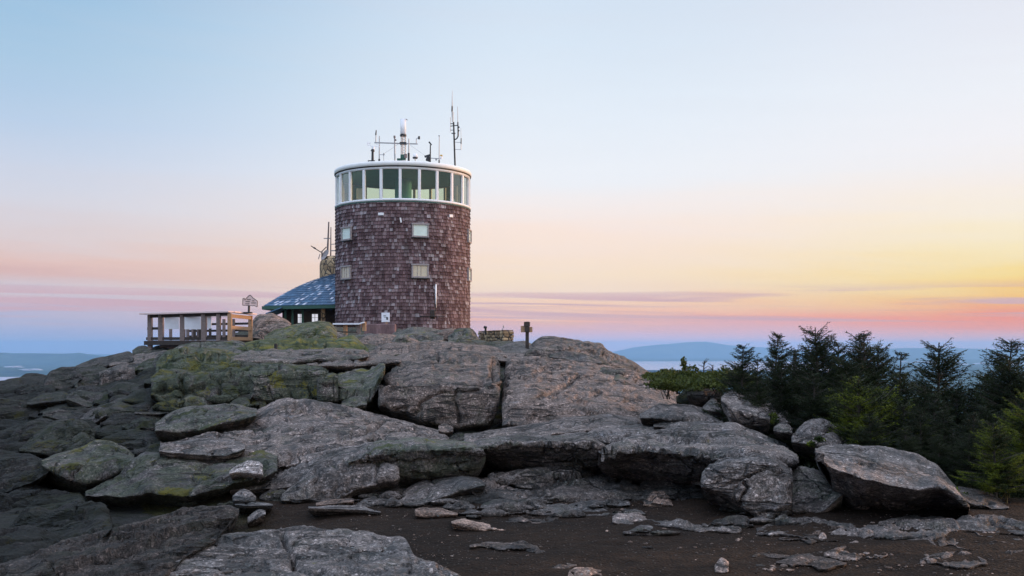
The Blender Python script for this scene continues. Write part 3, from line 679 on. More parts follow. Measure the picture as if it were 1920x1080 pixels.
    A([(655,642),(690,628),(735,626),(770,634),(790,642)], [(655,650),(720,654),(790,652)], 38, 38.5, 46, ridge=[(655,646),(720,645),(790,648)], w=5, warm=.8, moss=.1, tone=1.1, strata=(.07,.22,-.12))
    A([(686,660),(720,646),(790,640),(860,642),(930,650),(950,660)], [(686,672),(760,668),(860,664),(950,670)], 28.5, 29, 36, ridge=[(686,666),(760,658),(860,657),(950,664)], w=6, warm=.7, moss=.12, tone=1.05, strata=(.05,.2,-.08))
    A([(722,636),(740,620),(770,612),(800,612),(832,620)], [(722,640),(780,644),(832,640)], 46, 47, 52, ridge=[(722,637),(780,628),(832,632)], w=9, moss=.45, tone=.9)
    A([(785,630),(800,618),(850,617),(880,624)], [(785,640),(840,644),(880,640)], 48, 48.4, 54, ridge=[(785,632),(840,622),(880,628)], w=4, moss=.1, warm=.9, tone=.8)
    A([(780,648),(820,638),(860,640),(900,650)], [(780,654),(840,660),(900,658)], 38, 38.5, 42, w=5, moss=.35, warm=.6, tone=1.0)
    A([(840,628),(860,614),(880,613),(893,622),(903,645)], [(840,640),(870,650),(890,656),(903,654)], 44, 45, 49, w=9, moss=.5, tone=.9)
    # big sloping sheet below the cliff
    A([(290,794),(315,773),(340,763),(400,757),(450,759),(482,768)], [(290,808),(330,812),(365,812),(400,800),(440,790),(482,780)], 15.8, 16.2, 19, ridge=[(290,798),(340,786),(400,782),(482,776)], w=10, moss=.5, tone=.85, strata=(.04,.3,-.2))
    A([(300,820),(360,802),(400,792),(440,780),(480,768),(520,750),(545,744),(600,752),(680,768),(750,785),(795,797),(835,808),(842,822)],
      [(300,850),(350,845),(420,852),(460,868),(500,880),(560,876),(640,862),(700,850),(760,842),(842,836)], 13.2, 13.6, 18.5,
      ridge=[(300,838),(360,836),(430,838),(480,850),(560,850),(640,840),(700,836),(760,832),(842,830)], w=14, moss=.12, tone=1.08, warm=.25, amp=1.5, strata=(.035,.28,-.22),
      cracks=[(2.6,.12,[(560,752),(600,772),(625,792)]), (2.6,.10,[(565,760),(555,765)]), (3,.12,[(520,845),(580,846),(660,836),(720,818)]), (2.5,.10,[(480,806),(560,808)]), (3,.12,[(640,820),(700,806),(720,796)])])
    A([(298,840),(350,825),(380,822),(430,823),(460,833)], [(298,846),(350,853),(395,856),(430,852),(460,842)], 12.9, 13.1, 14.2, w=5, moss=.1, tone=1.15)
    A([(160,922),(200,900),(225,886),(245,863),(275,846),(330,846),(400,852),(440,850),(490,842),(520,852)], [(160,930),(230,932),(290,926),(345,935),(400,922),(440,905),(490,898),(520,884)], 11.7, 12.2, 13.6,
      ridge=[(160,926),(230,914),(290,900),(345,905),(440,890),(520,872)], w=16, moss=.6, tone=.72, amp=1.3, strata=(.03,.3,-.25))
    A([(430,912),(480,892),(520,872),(560,856),(620,842),(705,828)], [(430,920),(480,920),(520,918),(560,915),(620,890),(705,850)], 11.9, 12.3, 13.6, ridge=[(430,916),(520,900),(620,868),(705,840)], w=12, moss=.08, tone=1.0, amp=1.6, strata=(.05,.22,-.35),
      cracks=[(3,.1,[(440,900),(520,880),(600,850)])])
    A([(526,930),(548,905),(575,878),(600,862),(640,850),(700,842),(750,846)], [(526,938),(560,942),(600,944),(640,940),(665,920),(750,898)], 11.3, 11.6, 12.6, ridge=[(526,934),(575,900),(640,878),(750,868)], w=15, moss=.12, tone=.95, amp=1.6, strata=(.03,.22,-.3))
    A([(652,856),(680,836),(710,827),(780,822),(860,823),(892,829),(906,843),(911,856)], [(652,892),(690,903),(760,903),(830,896),(880,896),(902,884),(911,862)], 11.8, 11.45, 13.4,
      ridge=[(652,866),(710,846),(780,842),(860,840),(911,850)], w=15, moss=.52, tone=1.0, amp=1.3, strata=(.045,.2,.02), cracks=[(2.5,.07,[(700,872),(800,864),(880,860)])])
    A([(735,938),(760,916),(790,900),(830,891),(870,889),(898,895),(910,905)], [(735,946),(770,949),(800,946),(840,933),(880,918),(910,910)], 10.9, 11.1, 12, ridge=[(735,942),(790,926),(870,902),(910,908)], w=10, moss=.1, tone=1.05)
    A([(650,930),(700,908),(760,903),(790,912)], [(650,940),(700,948),(760,948),(790,935)], 11.3, 11.6, 12.2, w=10, moss=.5, tone=.6)
    A([(880,908),(900,896),(940,891),(966,900),(990,926)], [(880,918),(900,938),(930,942),(960,941),(990,934)], 11.0, 11.2, 12.1, ridge=[(880,912),(930,915),(990,930)], w=9, moss=.05, tone=.95, strata=(.04,.14,-.2), warm=.3)
    # central and right ledges
    A([(870,814),(940,802),(1000,792),(1080,780),(1140,776),(1195,784),(1215,800)], [(870,832),(930,824),(990,822),(1050,814),(1120,808),(1215,806)], 14.8, 15.2, 17.8, ridge=[(870,824),(930,815),(1000,811),(1080,800),(1140,794),(1215,802)], w=9, moss=.06, tone=1.0, warm=.2, strata=(.03,.2,.1))
    A([(990,826),(1060,809),(1130,798),(1200,796),(1290,797),(1310,804)], [(990,832),(1060,828),(1120,828),(1150,833),(1200,826),(1310,812)], 13.6, 13.8, 15.2, ridge=[(990,830),(1060,820),(1120,818),(1200,812),(1310,807)], w=7, moss=.05, tone=1.05, strata=(.03,.13,.05))
    A([(862,842),(900,822),(960,817),(1050,817),(1115,820),(1136,834)], [(862,854),(900,852),(960,874),(1050,880),(1110,878),(1136,864)], 12.2, 11.7, 13.4, ridge=[(862,847),(900,840),(960,831),(1050,832),(1110,832),(1136,840)], w=9, moss=.3, tone=.9, amp=1.1, strata=(.03,.3,.0))
    A([(915,882),(980,868),(1060,868),(1140,872),(1185,888)], [(915,902),(980,915),(1060,925),(1140,930),(1185,930)], 11.6, 11.8, 13, ridge=[(915,892),(1060,890),(1185,908)], w=9, moss=.15, tone=.75, strata=(.06,.14,-.15))
    A([(975,912),(1020,892),(1080,895),(1130,905),(1190,925)], [(975,938),(1030,943),(1100,948),(1190,950)], 11.0, 11.3, 12.2, ridge=[(975,925),(1080,922),(1190,936)], w=8, moss=.1, tone=.7, warm=.2, strata=(.06,.11,-.1))
    A([(1040,955),(1090,938),(1140,940),(1210,955)], [(1040,962),(1100,970),(1210,966)], 10.0, 10.1, 10.8, w=5, moss=.1, tone=.75, strata=(.03,.08,-.1))
    A([(1122,838),(1180,819),(1260,806),(1320,795),(1375,793),(1402,800),(1440,818),(1480,835),(1494,856),(1497,872)],
      [(1122,872),(1170,880),(1230,892),(1280,903),(1330,915),(1370,905),(1400,890),(1460,885),(1497,880)], 11.7, 10.9, 14.2,
      ridge=[(1122,848),(1200,843),(1300,850),(1340,858),(1400,850),(1497,868)], w=13, moss=.16, tone=1.08, amp=1.3, strata=(.03,.25,-.15),
      cracks=[(2.5,.08,[(1180,835),(1260,838),(1330,852)]), (2.5,.08,[(1230,800),(1290,820),(1380,822)])])
    A([(1314,896),(1330,852),(1356,833),(1400,829),(1450,838),(1485,852),(1493,872),(1486,905)], [(1314,912),(1360,932),(1390,952),(1420,972),(1450,978),(1475,974),(1486,955)], 9.95, 10.1, 11.7,
      ridge=[(1314,902),(1356,878),(1410,868),(1450,872),(1486,905)], w=18, moss=.12, tone=1.1, amp=1.5, curl=1.9, cracks=[(3,.10,[(1395,905),(1402,915),(1385,945)])])
    A([(1200,905),(1260,893),(1330,905),(1400,930),(1430,960)], [(1200,960),(1260,965),(1340,975),(1430,985)], 10.2, 10.6, 11.9, w=10, moss=.1, tone=.5, strata=(.05,.12,-.1))
    A([(1200,776),(1235,757),(1290,757),(1330,765),(1356,786)], [(1200,784),(1260,792),(1300,793),(1356,796)], 14.9, 15, 16.6, ridge=[(1200,780),(1260,778),(1356,790)], w=6, moss=.05, tone=1.0)
    A([(1225,792),(1260,775),(1310,771),(1336,792)], [(1225,800),(1290,806),(1336,800)], 14.3, 14.5, 15.4, w=6, moss=.05, tone=1.02)
    A([(1228,806),(1270,790),(1320,788),(1370,798)], [(1228,812),(1290,818),(1370,812)], 13.6, 13.8, 14.8, w=6, moss=.05, tone=1.05)
    0 and A([(1215,712),(1240,706),(1300,708),(1352,716)], [(1215,740),(1260,742),(1352,742)], 21, 21.5, 24, w=7, moss=.9, tone=.4)
    # flat exposures in the dirt
    A([(1418,990),(1480,966),(1540,968),(1600,985),(1640,998)], [(1418,1000),(1500,1006),(1560,1014),(1640,1006)], 8.95, 9.2, 10.2, w=4, flat=(-1.58,.0), moss=.15, tone=.85, amp=2.2, strata=(.03,.08,-.1), jag=2.4)
    A([(1610,992),(1650,974),(1720,964),(1770,970),(1800,985)], [(1610,1002),(1690,1010),(1760,1012),(1800,996)], 9.0, 9.3, 10.3, w=4, flat=(-1.58,.0), moss=.12, tone=.8, amp=2.2, strata=(.03,.08,-.1), jag=2.4)
    A([(1770,985),(1840,962),(1900,970),(1990,985)], [(1770,996),(1850,1000),(1990,1004)], 9.15, 9.3, 10.4, w=4, flat=(-1.58,.0), moss=.1, tone=.8, amp=1.8, strata=(.03,.08,-.1), jag=2)
    A([(1545,1038),(1580,1018),(1640,1014),(1665,1028)], [(1545,1044),(1610,1052),(1665,1040)], 8.1, 8.2, 8.8, w=3, flat=(-1.59,.0), moss=.05, tone=.9, warm=.5, amp=2.2, strata=(.02,.05,-.15), jag=2.4)
    A([(1725,1048),(1760,1032),(1820,1036),(1850,1050)], [(1725,1056),(1790,1064),(1850,1058)], 7.75, 7.85, 8.35, w=3, flat=(-1.59,.0), moss=.05, tone=.85, warm=.5, amp=2.2, strata=(.02,.05,-.1), jag=2.4)
    A([(1690,1012),(1790,1002),(1880,1012),(1960,1024)], [(1690,1018),(1800,1026),(1960,1034)], 8.45, 8.6, 9.1, w=3, flat=(-1.59,.0), moss=.05, tone=.75, warm=.4, amp=2, strata=(.02,.05,-.05), jag=2)
    A([(1215,972),(1260,978),(1330,985),(1390,990)], [(1215,980),(1280,996),(1390,998)], 9.3, 9.4, 10, w=4, flat=(-1.58,.0), moss=.1, tone=.85, amp=2, strata=(.02,.06,-.2), jag=2)
    # foreground slabs
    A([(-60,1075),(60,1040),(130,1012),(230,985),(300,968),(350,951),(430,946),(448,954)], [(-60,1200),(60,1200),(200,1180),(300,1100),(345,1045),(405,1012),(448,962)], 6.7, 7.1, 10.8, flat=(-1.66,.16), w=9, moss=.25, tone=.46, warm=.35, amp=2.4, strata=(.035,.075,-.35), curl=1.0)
    A([(300,1070),(340,1032),(420,1002),(500,990),(560,986),(640,990),(700,998),(745,1004),(764,1013),(768,1030),(778,1046),(820,1058),(862,1078),(900,1104)], [(300,1180),(400,1190),(500,1190),(640,1190),(764,1190),(820,1190),(900,1190)], 5.9, 5.95, 9.25, flat=(-1.56,.03), w=7, moss=.08, tone=1.05, amp=1.2, strata=(.02,.16,-.12), curl=1.1, jag=1.6,
      cracks=[(4,.10,[(530,1000),(548,1030),(552,1060),(620,1085),(680,1100)]), (3,.06,[(440,1010),(520,1012)]), (3,.05,[(660,1030),(720,1024)])])
    A([(1268,744),(1290,728),(1320,724),(1354,738)], [(1268,752),(1300,768),(1354,768)], 17.3, 17.6, 19, w=8, moss=.9, tone=.5)
    q = random.Random(21)
    def filler(x0, x1, y0, y1, n, wr, hr, tone, moss, D0=9.5):
        for k in range(n):
            px = q.uniform(x0, x1); py = q.uniform(y0, y1); w = q.uniform(*wr); h = q.uniform(*hr)*w
            D = D0
            while D < 60 and (HZ-py)/F*D > gz((px-CX)/F*D, D): D *= 1.01
            if D >= 60: continue
            D *= .965; tl = q.uniform(-.18, .12); sk = q.uniform(.3, .7)
            top = [(px-w/2, py+tl*-w/2), (px-w*.3, py-h*q.uniform(.35, .6)-tl*w*.3), (px+w*(sk-.5), py-h*.62), (px+w*.35, py-h*q.uniform(.2, .5)+tl*w*.35), (px+w/2, py+tl*w/2)]
            bot = [(px-w/2, py+h*.15), (px-w*.25, py+h*.42), (px+w*.2, py+h*.42), (px+w/2, py+h*.12)]
            A(top, bot, D*1.0, D*1.005, D*1.07, ridge=[(px-w/2, py+h*.02), (px, py-h*.12), (px+w/2, py+h*.02)], w=q.uniform(6, 12), moss=q.uniform(*moss), tone=q.uniform(*tone), amp=q.uniform(1.2, 2.4), step=3.2, strata=(.04*D/12, .22*D/12, q.uniform(-.3, .1)) if q.random() < .5 else None)
    filler(-60, 300, 705, 800, 46, (50, 120), (.25, .5), (.22, .5), (.3, .8), 15)  # left fillers kept dark, edge vignette painted into their tones
    filler(-60, 320, 790, 900, 34, (60, 150), (.28, .5), (.16, .4), (.4, .8), 12)
    filler(-60, 240, 890, 1060, 22, (80, 190), (.3, .5), (.12, .3), (.5, .8), 8)
    filler(290, 720, 680, 760, 40, (40, 100), (.3, .6), (.45, .85), (.4, .9), 16)
    filler(620, 930, 632, 664, 26, (30, 80), (.2, .4), (.8, 1.1), (.1, .6), 26)
    filler(430, 700, 640, 680, 18, (40, 90), (.2, .35), (.7, 1.0), (.4, .95), 22)
    filler(960, 1240, 655, 720, 10, (40, 90), (.15, .3), (.7, 1.0), (.1, .4), 20)
    filler(1180, 1440, 728, 800, 22, (30, 80), (.3, .5), (.5, .9), (.1, .5), 13)
    filler(860, 1240, 900, 960, 20, (50, 120), (.2, .35), (.4, .75), (.05, .3), 10)
    filler(520, 760, 900, 945, 8, (50, 110), (.2, .35), (.4, .7), (.1, .5), 10)
    filler(1200, 1480, 940, 1000, 14, (40, 100), (.15, .3), (.4, .7), (.05, .3), 9)
    filler(1440, 1640, 800, 900, 14, (30, 80), (.3, .5), (.3, .6), (.2, .6), 10)
    filler(560, 880, 925, 962, 12, (25, 60), (.2, .4), (.5, .9), (.0, .3), 9.5)
    filler(880, 1200, 930, 975, 14, (25, 70), (.15, .35), (.5, .9), (.0, .2), 9.2)
    filler(330, 560, 900, 945, 8, (25, 60), (.3, .5), (.3, .6), (.3, .8), 9.5)
    for k in range(12):      # worn bedrock showing through the dirt
        px = q.uniform(880, 1960); py = q.uniform(962, 1072); w = q.uniform(40, 150); h = q.uniform(.10, .2)*w
        A([(px-w/2, py), (px-w*.2, py-h*.6), (px+w*.2, py-h*.5), (px+w/2, py+h*.1)], [(px-w/2, py+3), (px-w*.1, py+h*.4), (px+w*.25, py+h*.5), (px+w/2, py+h*.1+3)], 9, 9, 9, flat=(-1.60+q.uniform(-.012, .015), .0),
          w=3, moss=.05, tone=q.uniform(.4, .8), warm=q.uniform(.3, 1.0), amp=1.6, strata=(.012, .03, -.2), jag=3, curl=.6, step=2.2)
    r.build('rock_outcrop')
bedrock()

# ------------------------------------------------------------------ loose rocks
B = boulder
B('boulder', 'broad flat topped grey boulder at the right, biggest loose rock, with a dark undercut face', 'boulder',
  [(1528,840),(1545,834),(1600,833),(1660,837),(1720,850),(1760,874),(1790,908),(1812,938),(1818,950)],
  [(1528,850),(1545,884),(1562,928),(1600,966),(1680,970),(1740,962),(1790,962),(1818,956)], 10.9, 9.55, 11.8,
  ridge=[(1528,844),(1545,872),(1600,890),(1660,907),(1730,919),(1762,908),(1790,926),(1818,953)], w=12, moss=.05, tone=1.05, amp=1.0, thick=1.2, strata=(.012,.3,-.1))
B('boulder', 'greenish wedge of a boulder leaning between the outcrop and the broad flat topped boulder', 'boulder',
  [(1480,884),(1500,871),(1530,880),(1560,895),(1579,912),(1580,920)], [(1480,968),(1510,968),(1545,958),(1580,928)], 10.1, 10.3, 11.2, w=15, moss=.32, tone=.95, amp=1.2, thick=.7)
B('boulder', 'pale angular boulder at the edge of the firs, left of a pair resting together', 'boulder',
  [(1352,747),(1360,732),(1385,730),(1415,741),(1440,758),(1448,770),(1444,784)], [(1352,752),(1364,775),(1369,793),(1400,797),(1430,799),(1444,792)], 14.5, 14.4, 15.6,
  ridge=[(1352,749),(1368,765),(1410,775),(1444,786)], w=8, moss=.04, tone=1.3, amp=.8, thick=.8)
B('boulder', 'rounded pale boulder behind the angular one at the edge of the firs', 'boulder',
  [(1406,746),(1440,741),(1470,757),(1482,775),(1483,786)], [(1406,756),(1445,782),(1465,794),(1483,792)], 15.0, 15.1, 15.8, w=9, moss=.05, tone=1.15, thick=.7)
B('boulder', 'lumpy two layered pale boulder just above the broad flat topped boulder', 'boulder',
  [(1484,814),(1500,796),(1520,784),(1545,786),(1566,796),(1580,815),(1589,830)], [(1484,830),(1530,838),(1589,838)], 13.0, 13.1, 14.2, ridge=[(1484,820),(1530,812),(1589,834)], w=9, moss=.08, tone=1.2, amp=1.6, thick=.8,
  cracks=[(2.5,.12,[(1490,812),(1530,802),(1580,806)])])
B('rock', 'small pale rock in the gap between the boulder pair and the two layered boulder', 'rock',
  [(1450,802),(1462,791),(1478,793),(1486,806)], [(1450,808),(1470,812),(1486,812)], 13.6, 13.7, 14.2, w=5, tone=1.1, thick=.4)
B('rock', 'grey block with a flat pale top, leftmost of the boulders by the firs', 'rock',
  [(1288,736),(1310,730),(1348,730),(1352,738)], [(1288,744),(1315,756),(1352,750)], 17, 17, 18, ridge=[(1288,739),(1320,736),(1352,742)], w=5, tone=.95, thick=.6)
B('rock', 'small pointed bluish rock wedged left of the pale angular boulder', 'rock',
  [(1318,762),(1334,747),(1346,750),(1354,766)], [(1318,768),(1336,772),(1354,770)], 15.6, 15.7, 16.2, w=5, tone=1.1, thick=.4)
B('boulder', 'low grey slab at the far right with a yellow green tuft at its left end', 'boulder',
  [(1796,912),(1830,915),(1862,925),(1885,942),(1892,948)], [(1796,935),(1830,950),(1870,954),(1892,952)], 10.6, 10.7, 11.8, w=7, moss=.1, tone=.75, thick=.6)
B('boulder', 'mossy rounded boulder low on the dark left slope', 'boulder',
  [(78,864),(100,851),(150,838),(180,822),(215,828),(240,842),(252,854)], [(78,872),(95,888),(130,904),(160,908),(200,900),(230,888),(252,862)], 13.4, 13.6, 14.8, ridge=[(78,868),(130,868),(200,862),(252,858)], w=18, moss=.6, tone=.72, amp=1.4, thick=1.0)
B('rock', 'tilted slab with a smooth white streaked face on the left slope', 'rock',
  [(228,747),(262,728),(290,718),(298,722)], [(228,751),(257,760),(282,748),(298,728)], 23.6, 23.8, 25, w=4, moss=.1, tone=1.9, thick=.5, strata=(.03,.25,-.7))
B('rock', 'white pointed rock perched on the middle ledge above the dark hollow', 'rock',
  [(430,884),(445,872),(468,864),(490,866),(493,874)], [(430,888),(455,886),(480,890),(493,892)], 11.6, 11.65, 12, w=4, moss=0, tone=2.3, thick=.3)
B('rock', 'rounded grey rock in the dark hollow, sitting on a thin pale slab', 'rock',
  [(436,932),(445,921),(458,918),(472,922),(480,934)], [(436,940),(458,943),(480,940)], 10.9, 10.9, 11.2, w=7, moss=.05, tone=1.25, thick=.25)
B('rock', 'thin pale slab under the rounded grey rock in the dark hollow', 'rock',
  [(440,944),(470,939),(500,942),(512,945)], [(440,947),(470,949),(512,948)], 10.6, 10.7, 11.1, w=2, moss=0, tone=1.7, thick=.3)
B('rock', 'small pale rock half sunk in moss beside the bare dirt', 'rock',
  [(464,972),(474,960),(488,954),(498,958)], [(464,980),(480,974),(498,964)], 10, 10.05, 10.4, w=4, moss=.1, tone=1.5, thick=.25)
B('rock', 'long thin grey slab lying flat at the left edge of the dirt', 'rock',
  [(578,950),(620,946),(680,947),(714,957)], [(578,953),(640,955),(680,957),(714,960)], 10.2, 10.3, 10.9, w=2, moss=0, tone=1.25, thick=.3)
B('rock', 'narrow pinkish rock just above the long thin grey slab', 'rock',
  [(592,942),(625,934),(660,933),(664,936)], [(592,946),(630,945),(664,939)], 10.7, 10.8, 11.3, w=3, moss=0, tone=1.0, warm=1, thick=.3)
B('rock', 'flat tan rock alone in the middle of the bare dirt', 'rock',
  [(846,978),(866,973),(900,976),(930,982),(950,990)], [(846,982),(870,989),(900,994),(925,998),(950,995)], 9.25, 9.3, 9.75, ridge=[(846,980),(900,986),(950,992)], w=4, moss=0, tone=1.5, warm=1.0, thick=.35, jag=2)
B('rock', 'brown wedge shaped rock just above the flat tan rock in the dirt', 'rock',
  [(778,956),(790,951),(830,953),(858,962)], [(778,969),(800,971),(835,969),(858,966)], 9.9, 9.95, 10.3, ridge=[(778,958),(820,958),(858,963)], w=3, moss=0, tone=.9, warm=1.2, thick=.3, jag=1.5)
B('rock', 'chunky yellowish rock with a rough face under the overhanging right ledge', 'rock',
  [(1206,938),(1216,925),(1235,919),(1250,924),(1262,940)], [(1206,946),(1230,951),(1262,948)], 10.6, 10.6, 11.1, w=6, moss=.1, tone=1.3, warm=1, thick=.3, amp=2.2)
B('rock', 'rough whitish flat rock in front of the chunky yellowish rock', 'rock',
  [(1148,970),(1160,961),(1190,960),(1215,968),(1226,980)], [(1148,978),(1180,985),(1210,988),(1226,986)], 9.5, 9.55, 10.0, w=4, moss=.05, tone=1.35, warm=.3, thick=.3, amp=2.2, jag=2)
B('rock', 'dark reddish rock cut off by the bottom edge of the photo', 'rock',
  [(1058,1078),(1072,1066),(1100,1064),(1142,1076)], [(1058,1110),(1100,1115),(1142,1110)], 6.95, 7.05, 7.6, w=5, moss=0, tone=1.1, warm=1.2, thick=.3, jag=2)
B('rock', 'upright pale knobbly rock near the bottom edge, right of the middle', 'rock',
  [(1340,1062),(1346,1049),(1356,1046),(1366,1056)], [(1340,1074),(1354,1078),(1366,1072)], 7.48, 7.5, 7.7, w=4, moss=0, tone=1.7, warm=.5, thick=.15)
B('rock', 'small round pale stone standing on edge below the rubble band at the right', 'rock',
  [(1535,1004),(1540,997),(1546,998),(1550,1005)], [(1535,1009),(1543,1013),(1550,1009)], 8.85, 8.87, 9.0, w=3, moss=0, tone=1.7, warm=.4, thick=.1, step=1)
B('rock', 'rounded rock at the foot of the great cliff block, beside a brown hollow', 'rock',
  [(822,800),(830,793),(842,794),(850,802)], [(822,808),(836,812),(850,808)], 16.8, 16.85, 17.2, w=5, moss=.1, tone=1.0, warm=.6, thick=.3)
B('rock', 'dark knob of rock beside the left foot of the wooden deck', 'rock',
  [(248,658),(258,649),(276,648),(284,660)], [(248,664),(266,668),(284,666)], 36, 36.2, 37.5, w=5, moss=.5, tone=.6, thick=.6)

def pebbles():
    r = random.Random(3); bm = bmesh.new(); lay = bm.verts.layers.float_color.new('rk')
    def cell(cx, cy, n, spread, s0, s1, pal):
        for k in range(n):
            x = cx + r.gauss(0, spread); y = cy + r.gauss(0, spread*.7)
            if y < 6.9: continue
            s = s0*(s1/s0)**(r.random()**2.2)*.62; t = r.uniform(.35, 1.15)*pal
            g = bmesh.ops.create_icosphere(bm, subdivisions=1, radius=s)
            q = [r.uniform(.7, 1.3), r.uniform(.6, 1.1), r.uniform(.3, .6)]; w = r.uniform(.3, 1.3)
            z = gz(x, y)
            for v in g['verts']:
                j = 1 + r.uniform(-.2, .2); v.co = Vector((v.co.x*q[0]*j+x, v.co.y*q[1]*j+y, v.co.z*q[2]*j+z+s*.12)); v[lay] = (0, t, w, 1)
    for k in range(620):
        y = r.uniform(7.0, 11.2); px = r.uniform(640 if y < 10 else 700, 1960); cell((px-CX)/F*y, y, r.choice([1, 2, 3, 8]), .12, .005, .022, 1.25)
    for px, py, n, s in ((1210,1022,6,.12),(1230,1035,9,.2),(1335,1028,5,.15),(1400,1020,6,.12),(1440,1066,26,.12),(1600,1030,26,.25),(1800,1046,26,.25),(1560,990,30,.3),(1700,1000,30,.4),(1850,1005,30,.4),(1010,970,4,.15),(990,965,3,.1),(1300,985,20,.3),(1180,1000,9,.2),(1480,1000,20,.25),(1760,1010,30,.4),(1100,960,12,.3),(1660,1062,22,.3),(480,948,10,.3)):
        D = 1.6*F/(py-HZ); cell((px-CX)/F*D, D, n, s, .012, .06, 1.25)
    me = bpy.data.meshes.new('gravel'); bm.to_mesh(me); bm.free(); me.materials.append(M_ROCK)
    o = bpy.data.objects.new('gravel', me); C.objects.link(o); tag(o, kind='stuff', label='scattered gravel and stone chips on dark dirt')
pebbles()

def puddle(px, py, rx, ry, D):
    c = at(px, py, D); n = 40; vs = []
    for k in range(n):
        t = 2*math.pi*k/n; q = 1+.18*math.sin(3*t+px)+.1*math.sin(5*t)
        x = px+rx*q*math.cos(t); y = c.y + math.sin(t)*ry*q; vs.append(((x-CX)/F*D, y, c.z))
    o = mesh_obj('puddle', vs, [tuple(range(n))], M_PUDDLE); tag(o, kind='structure')
# ------------------------------------------------------------------ the round observatory tower
TX0, TY0, TR = (756-CX)/F*70.0, 70.0, 4.36
def on_tower(px, py, r=TR):
    """point of the tower's skin seen at a pixel: returns (angle, z)"""
    s = (px-CX)/F; a = 1+s*s; b = -2*(TY0+s*TX0); c = TY0**2+TX0**2-r*r; d = max(b*b-4*a*c, 0)
    y = (-b-math.sqrt(d))/(2*a); x = s*y
    return math.atan2(y-TY0, x-TX0), (HZ-py)/F*y
Z_BASE, Z_SILL, Z_EAVE, Z_TOP = .3, 9.08, 11.10, 11.44
def tower():
    t = thing('observatory_tower', 'round summit tower clad in dark purple brown shingles under a band of tall windows', 'tower', (TX0, TY0, Z_BASE))
    c = (TX0, TY0, 0); r = random.Random(5)
    # shingles: every one a thin tilted board
    vs = []; fs = []; n = 40; hrow = (Z_SILL-Z_BASE)/n
    for k in range(n):
        z0 = Z_BASE + k*hrow; a = r.random()
        while a < 2*math.pi + .0:
            w = r.uniform(.12, .28)/TR
            if a + w > 2*math.pi + .2: break
            j0 = z0 + r.uniform(-.014, .014); out = TR + .062 + r.uniform(-.012, .016); z1 = z0 + hrow*1.12; inn = TR + .004
            p = []
            for aa in (a+.0028, a+w-.0028):
                ca, sa = math.cos(aa), math.sin(aa)
                p += [(TX0+ca*(out-.03), TY0+sa*(out-.03), j0), (TX0+ca*out, TY0+sa*out, j0), (TX0+ca*inn, TY0+sa*inn, z1)]
            b = len(vs); vs += p; fs += [(b+1, b+4, b+5, b+2), (b, b+3, b+4, b+1), (b, b+1, b+2), (b+3, b+5, b+4)]
            a += w
    off = Vector((TX0, TY0, Z_BASE))
    mesh_obj('shingle_cladding', [Vector(v)-off for v in vs], fs, M_SHINGLE, t)
    m = MB(); m.lathe(c, [(TR, Z_BASE-.6), (TR, Z_SILL)], 96); m.lathe(c, [(TR, Z_BASE-.55), (TR-.3, Z_BASE-.55)], 96); m.build('wall', M_SHINGLE, t, True)
    # sill ring
    m = MB(); m.lathe(c, [(TR-.05, Z_SILL-.10), (TR+.07, Z_SILL-.09), (TR+.09, Z_SILL+.02), (TR+.02, Z_SILL+.06), (TR-.05, Z_SILL+.06)], 128); m.build('sill_ring', M_WHITE, t, True)
    m = MB(); m.lathe(c, [(TR+.075, Z_SILL-.16), (TR+.055, Z_SILL-.09)], 128); m.lathe(c, [(TR+.0, Z_SILL-.16), (TR+.075, Z_SILL-.16)], 128); m.build('flashing', M_GREEN, t, True)
    # interior
    m = MB(); m.lathe(c, [(0, Z_SILL+.02), (TR-.1, Z_SILL+.02)], 64); m.build('floor', M_INT, t)
    m = MB(); m.lathe(c, [(TR+.05, Z_EAVE-.10), (0, Z_EAVE-.10)], 64); m.build('ceiling', M_CEIL, t)
    # glass and mullions
    n = 23; a0 = -math.pi/2 - .043 + math.atan2(TX0, TY0)*-1
    head = MB(); head.lathe(c, [(TR-.06, Z_EAVE-.16), (TR+.03, Z_EAVE-.16), (TR+.03, Z_EAVE), (TR-.06, Z_EAVE)], 128); head.build('window_head', M_WHITE, t, True)
    for k in range(n):
        a = a0 + 2*math.pi*k/n; aw = 2*math.pi/n
        ca, sa = math.cos(a), math.sin(a)
        m = MB(); m.box((TX0+ca*(TR-.03), TY0+sa*(TR-.03), (Z_SILL+.06+Z_EAVE-.16)/2), (.16, .17, Z_EAVE-.16-Z_SILL-.06), rz=a, bev=.01); m.build('mullion', M_WHITE, t)
        b1, b2 = a+.020, a+aw-.020; rr = TR-.06
        q = [Vector((TX0+math.cos(b)*rr, TY0+math.sin(b)*rr, z)) for z in (Z_SILL+.07, Z_EAVE-.165) for b in (b1, b2)]
        m = MB(); m.add([q[0], q[1], q[3], q[2]], [(0, 1, 2, 3)]); g = m.build('window_glass', M_GLASS, t)
    # desks and columns inside
    m = MB()
    m.lathe(c, [(.55, Z_SILL+.02), (.55, Z_EAVE-.1)], 20); m.build('column', M_CEIL, t, True)
    m = MB(); m.lathe(c, [(TR-1.0, Z_SILL+.45), (TR-.45, Z_SILL+.45), (TR-.45, Z_SILL+.40), (TR-1.0, Z_SILL+.40)], 64, math.radians(10), math.radians(150)); m.build('desk', M_INT, t)
    m = MB(); m.box((TX0-2.6, TY0-1.6, Z_SILL+.55), (.42, .3, 1.0), rz=.3); m.build('cabinet', M_WHITE, t)
    # roof: fascia with overhang, slightly domed top
    m = MB(); m.lathe(c, [(TR-.02, Z_EAVE+.001), (TR+.085, Z_EAVE+.002), (TR+.085, Z_EAVE+.05)], 128); m.build('drip_edge', M_BLACK, t, True)
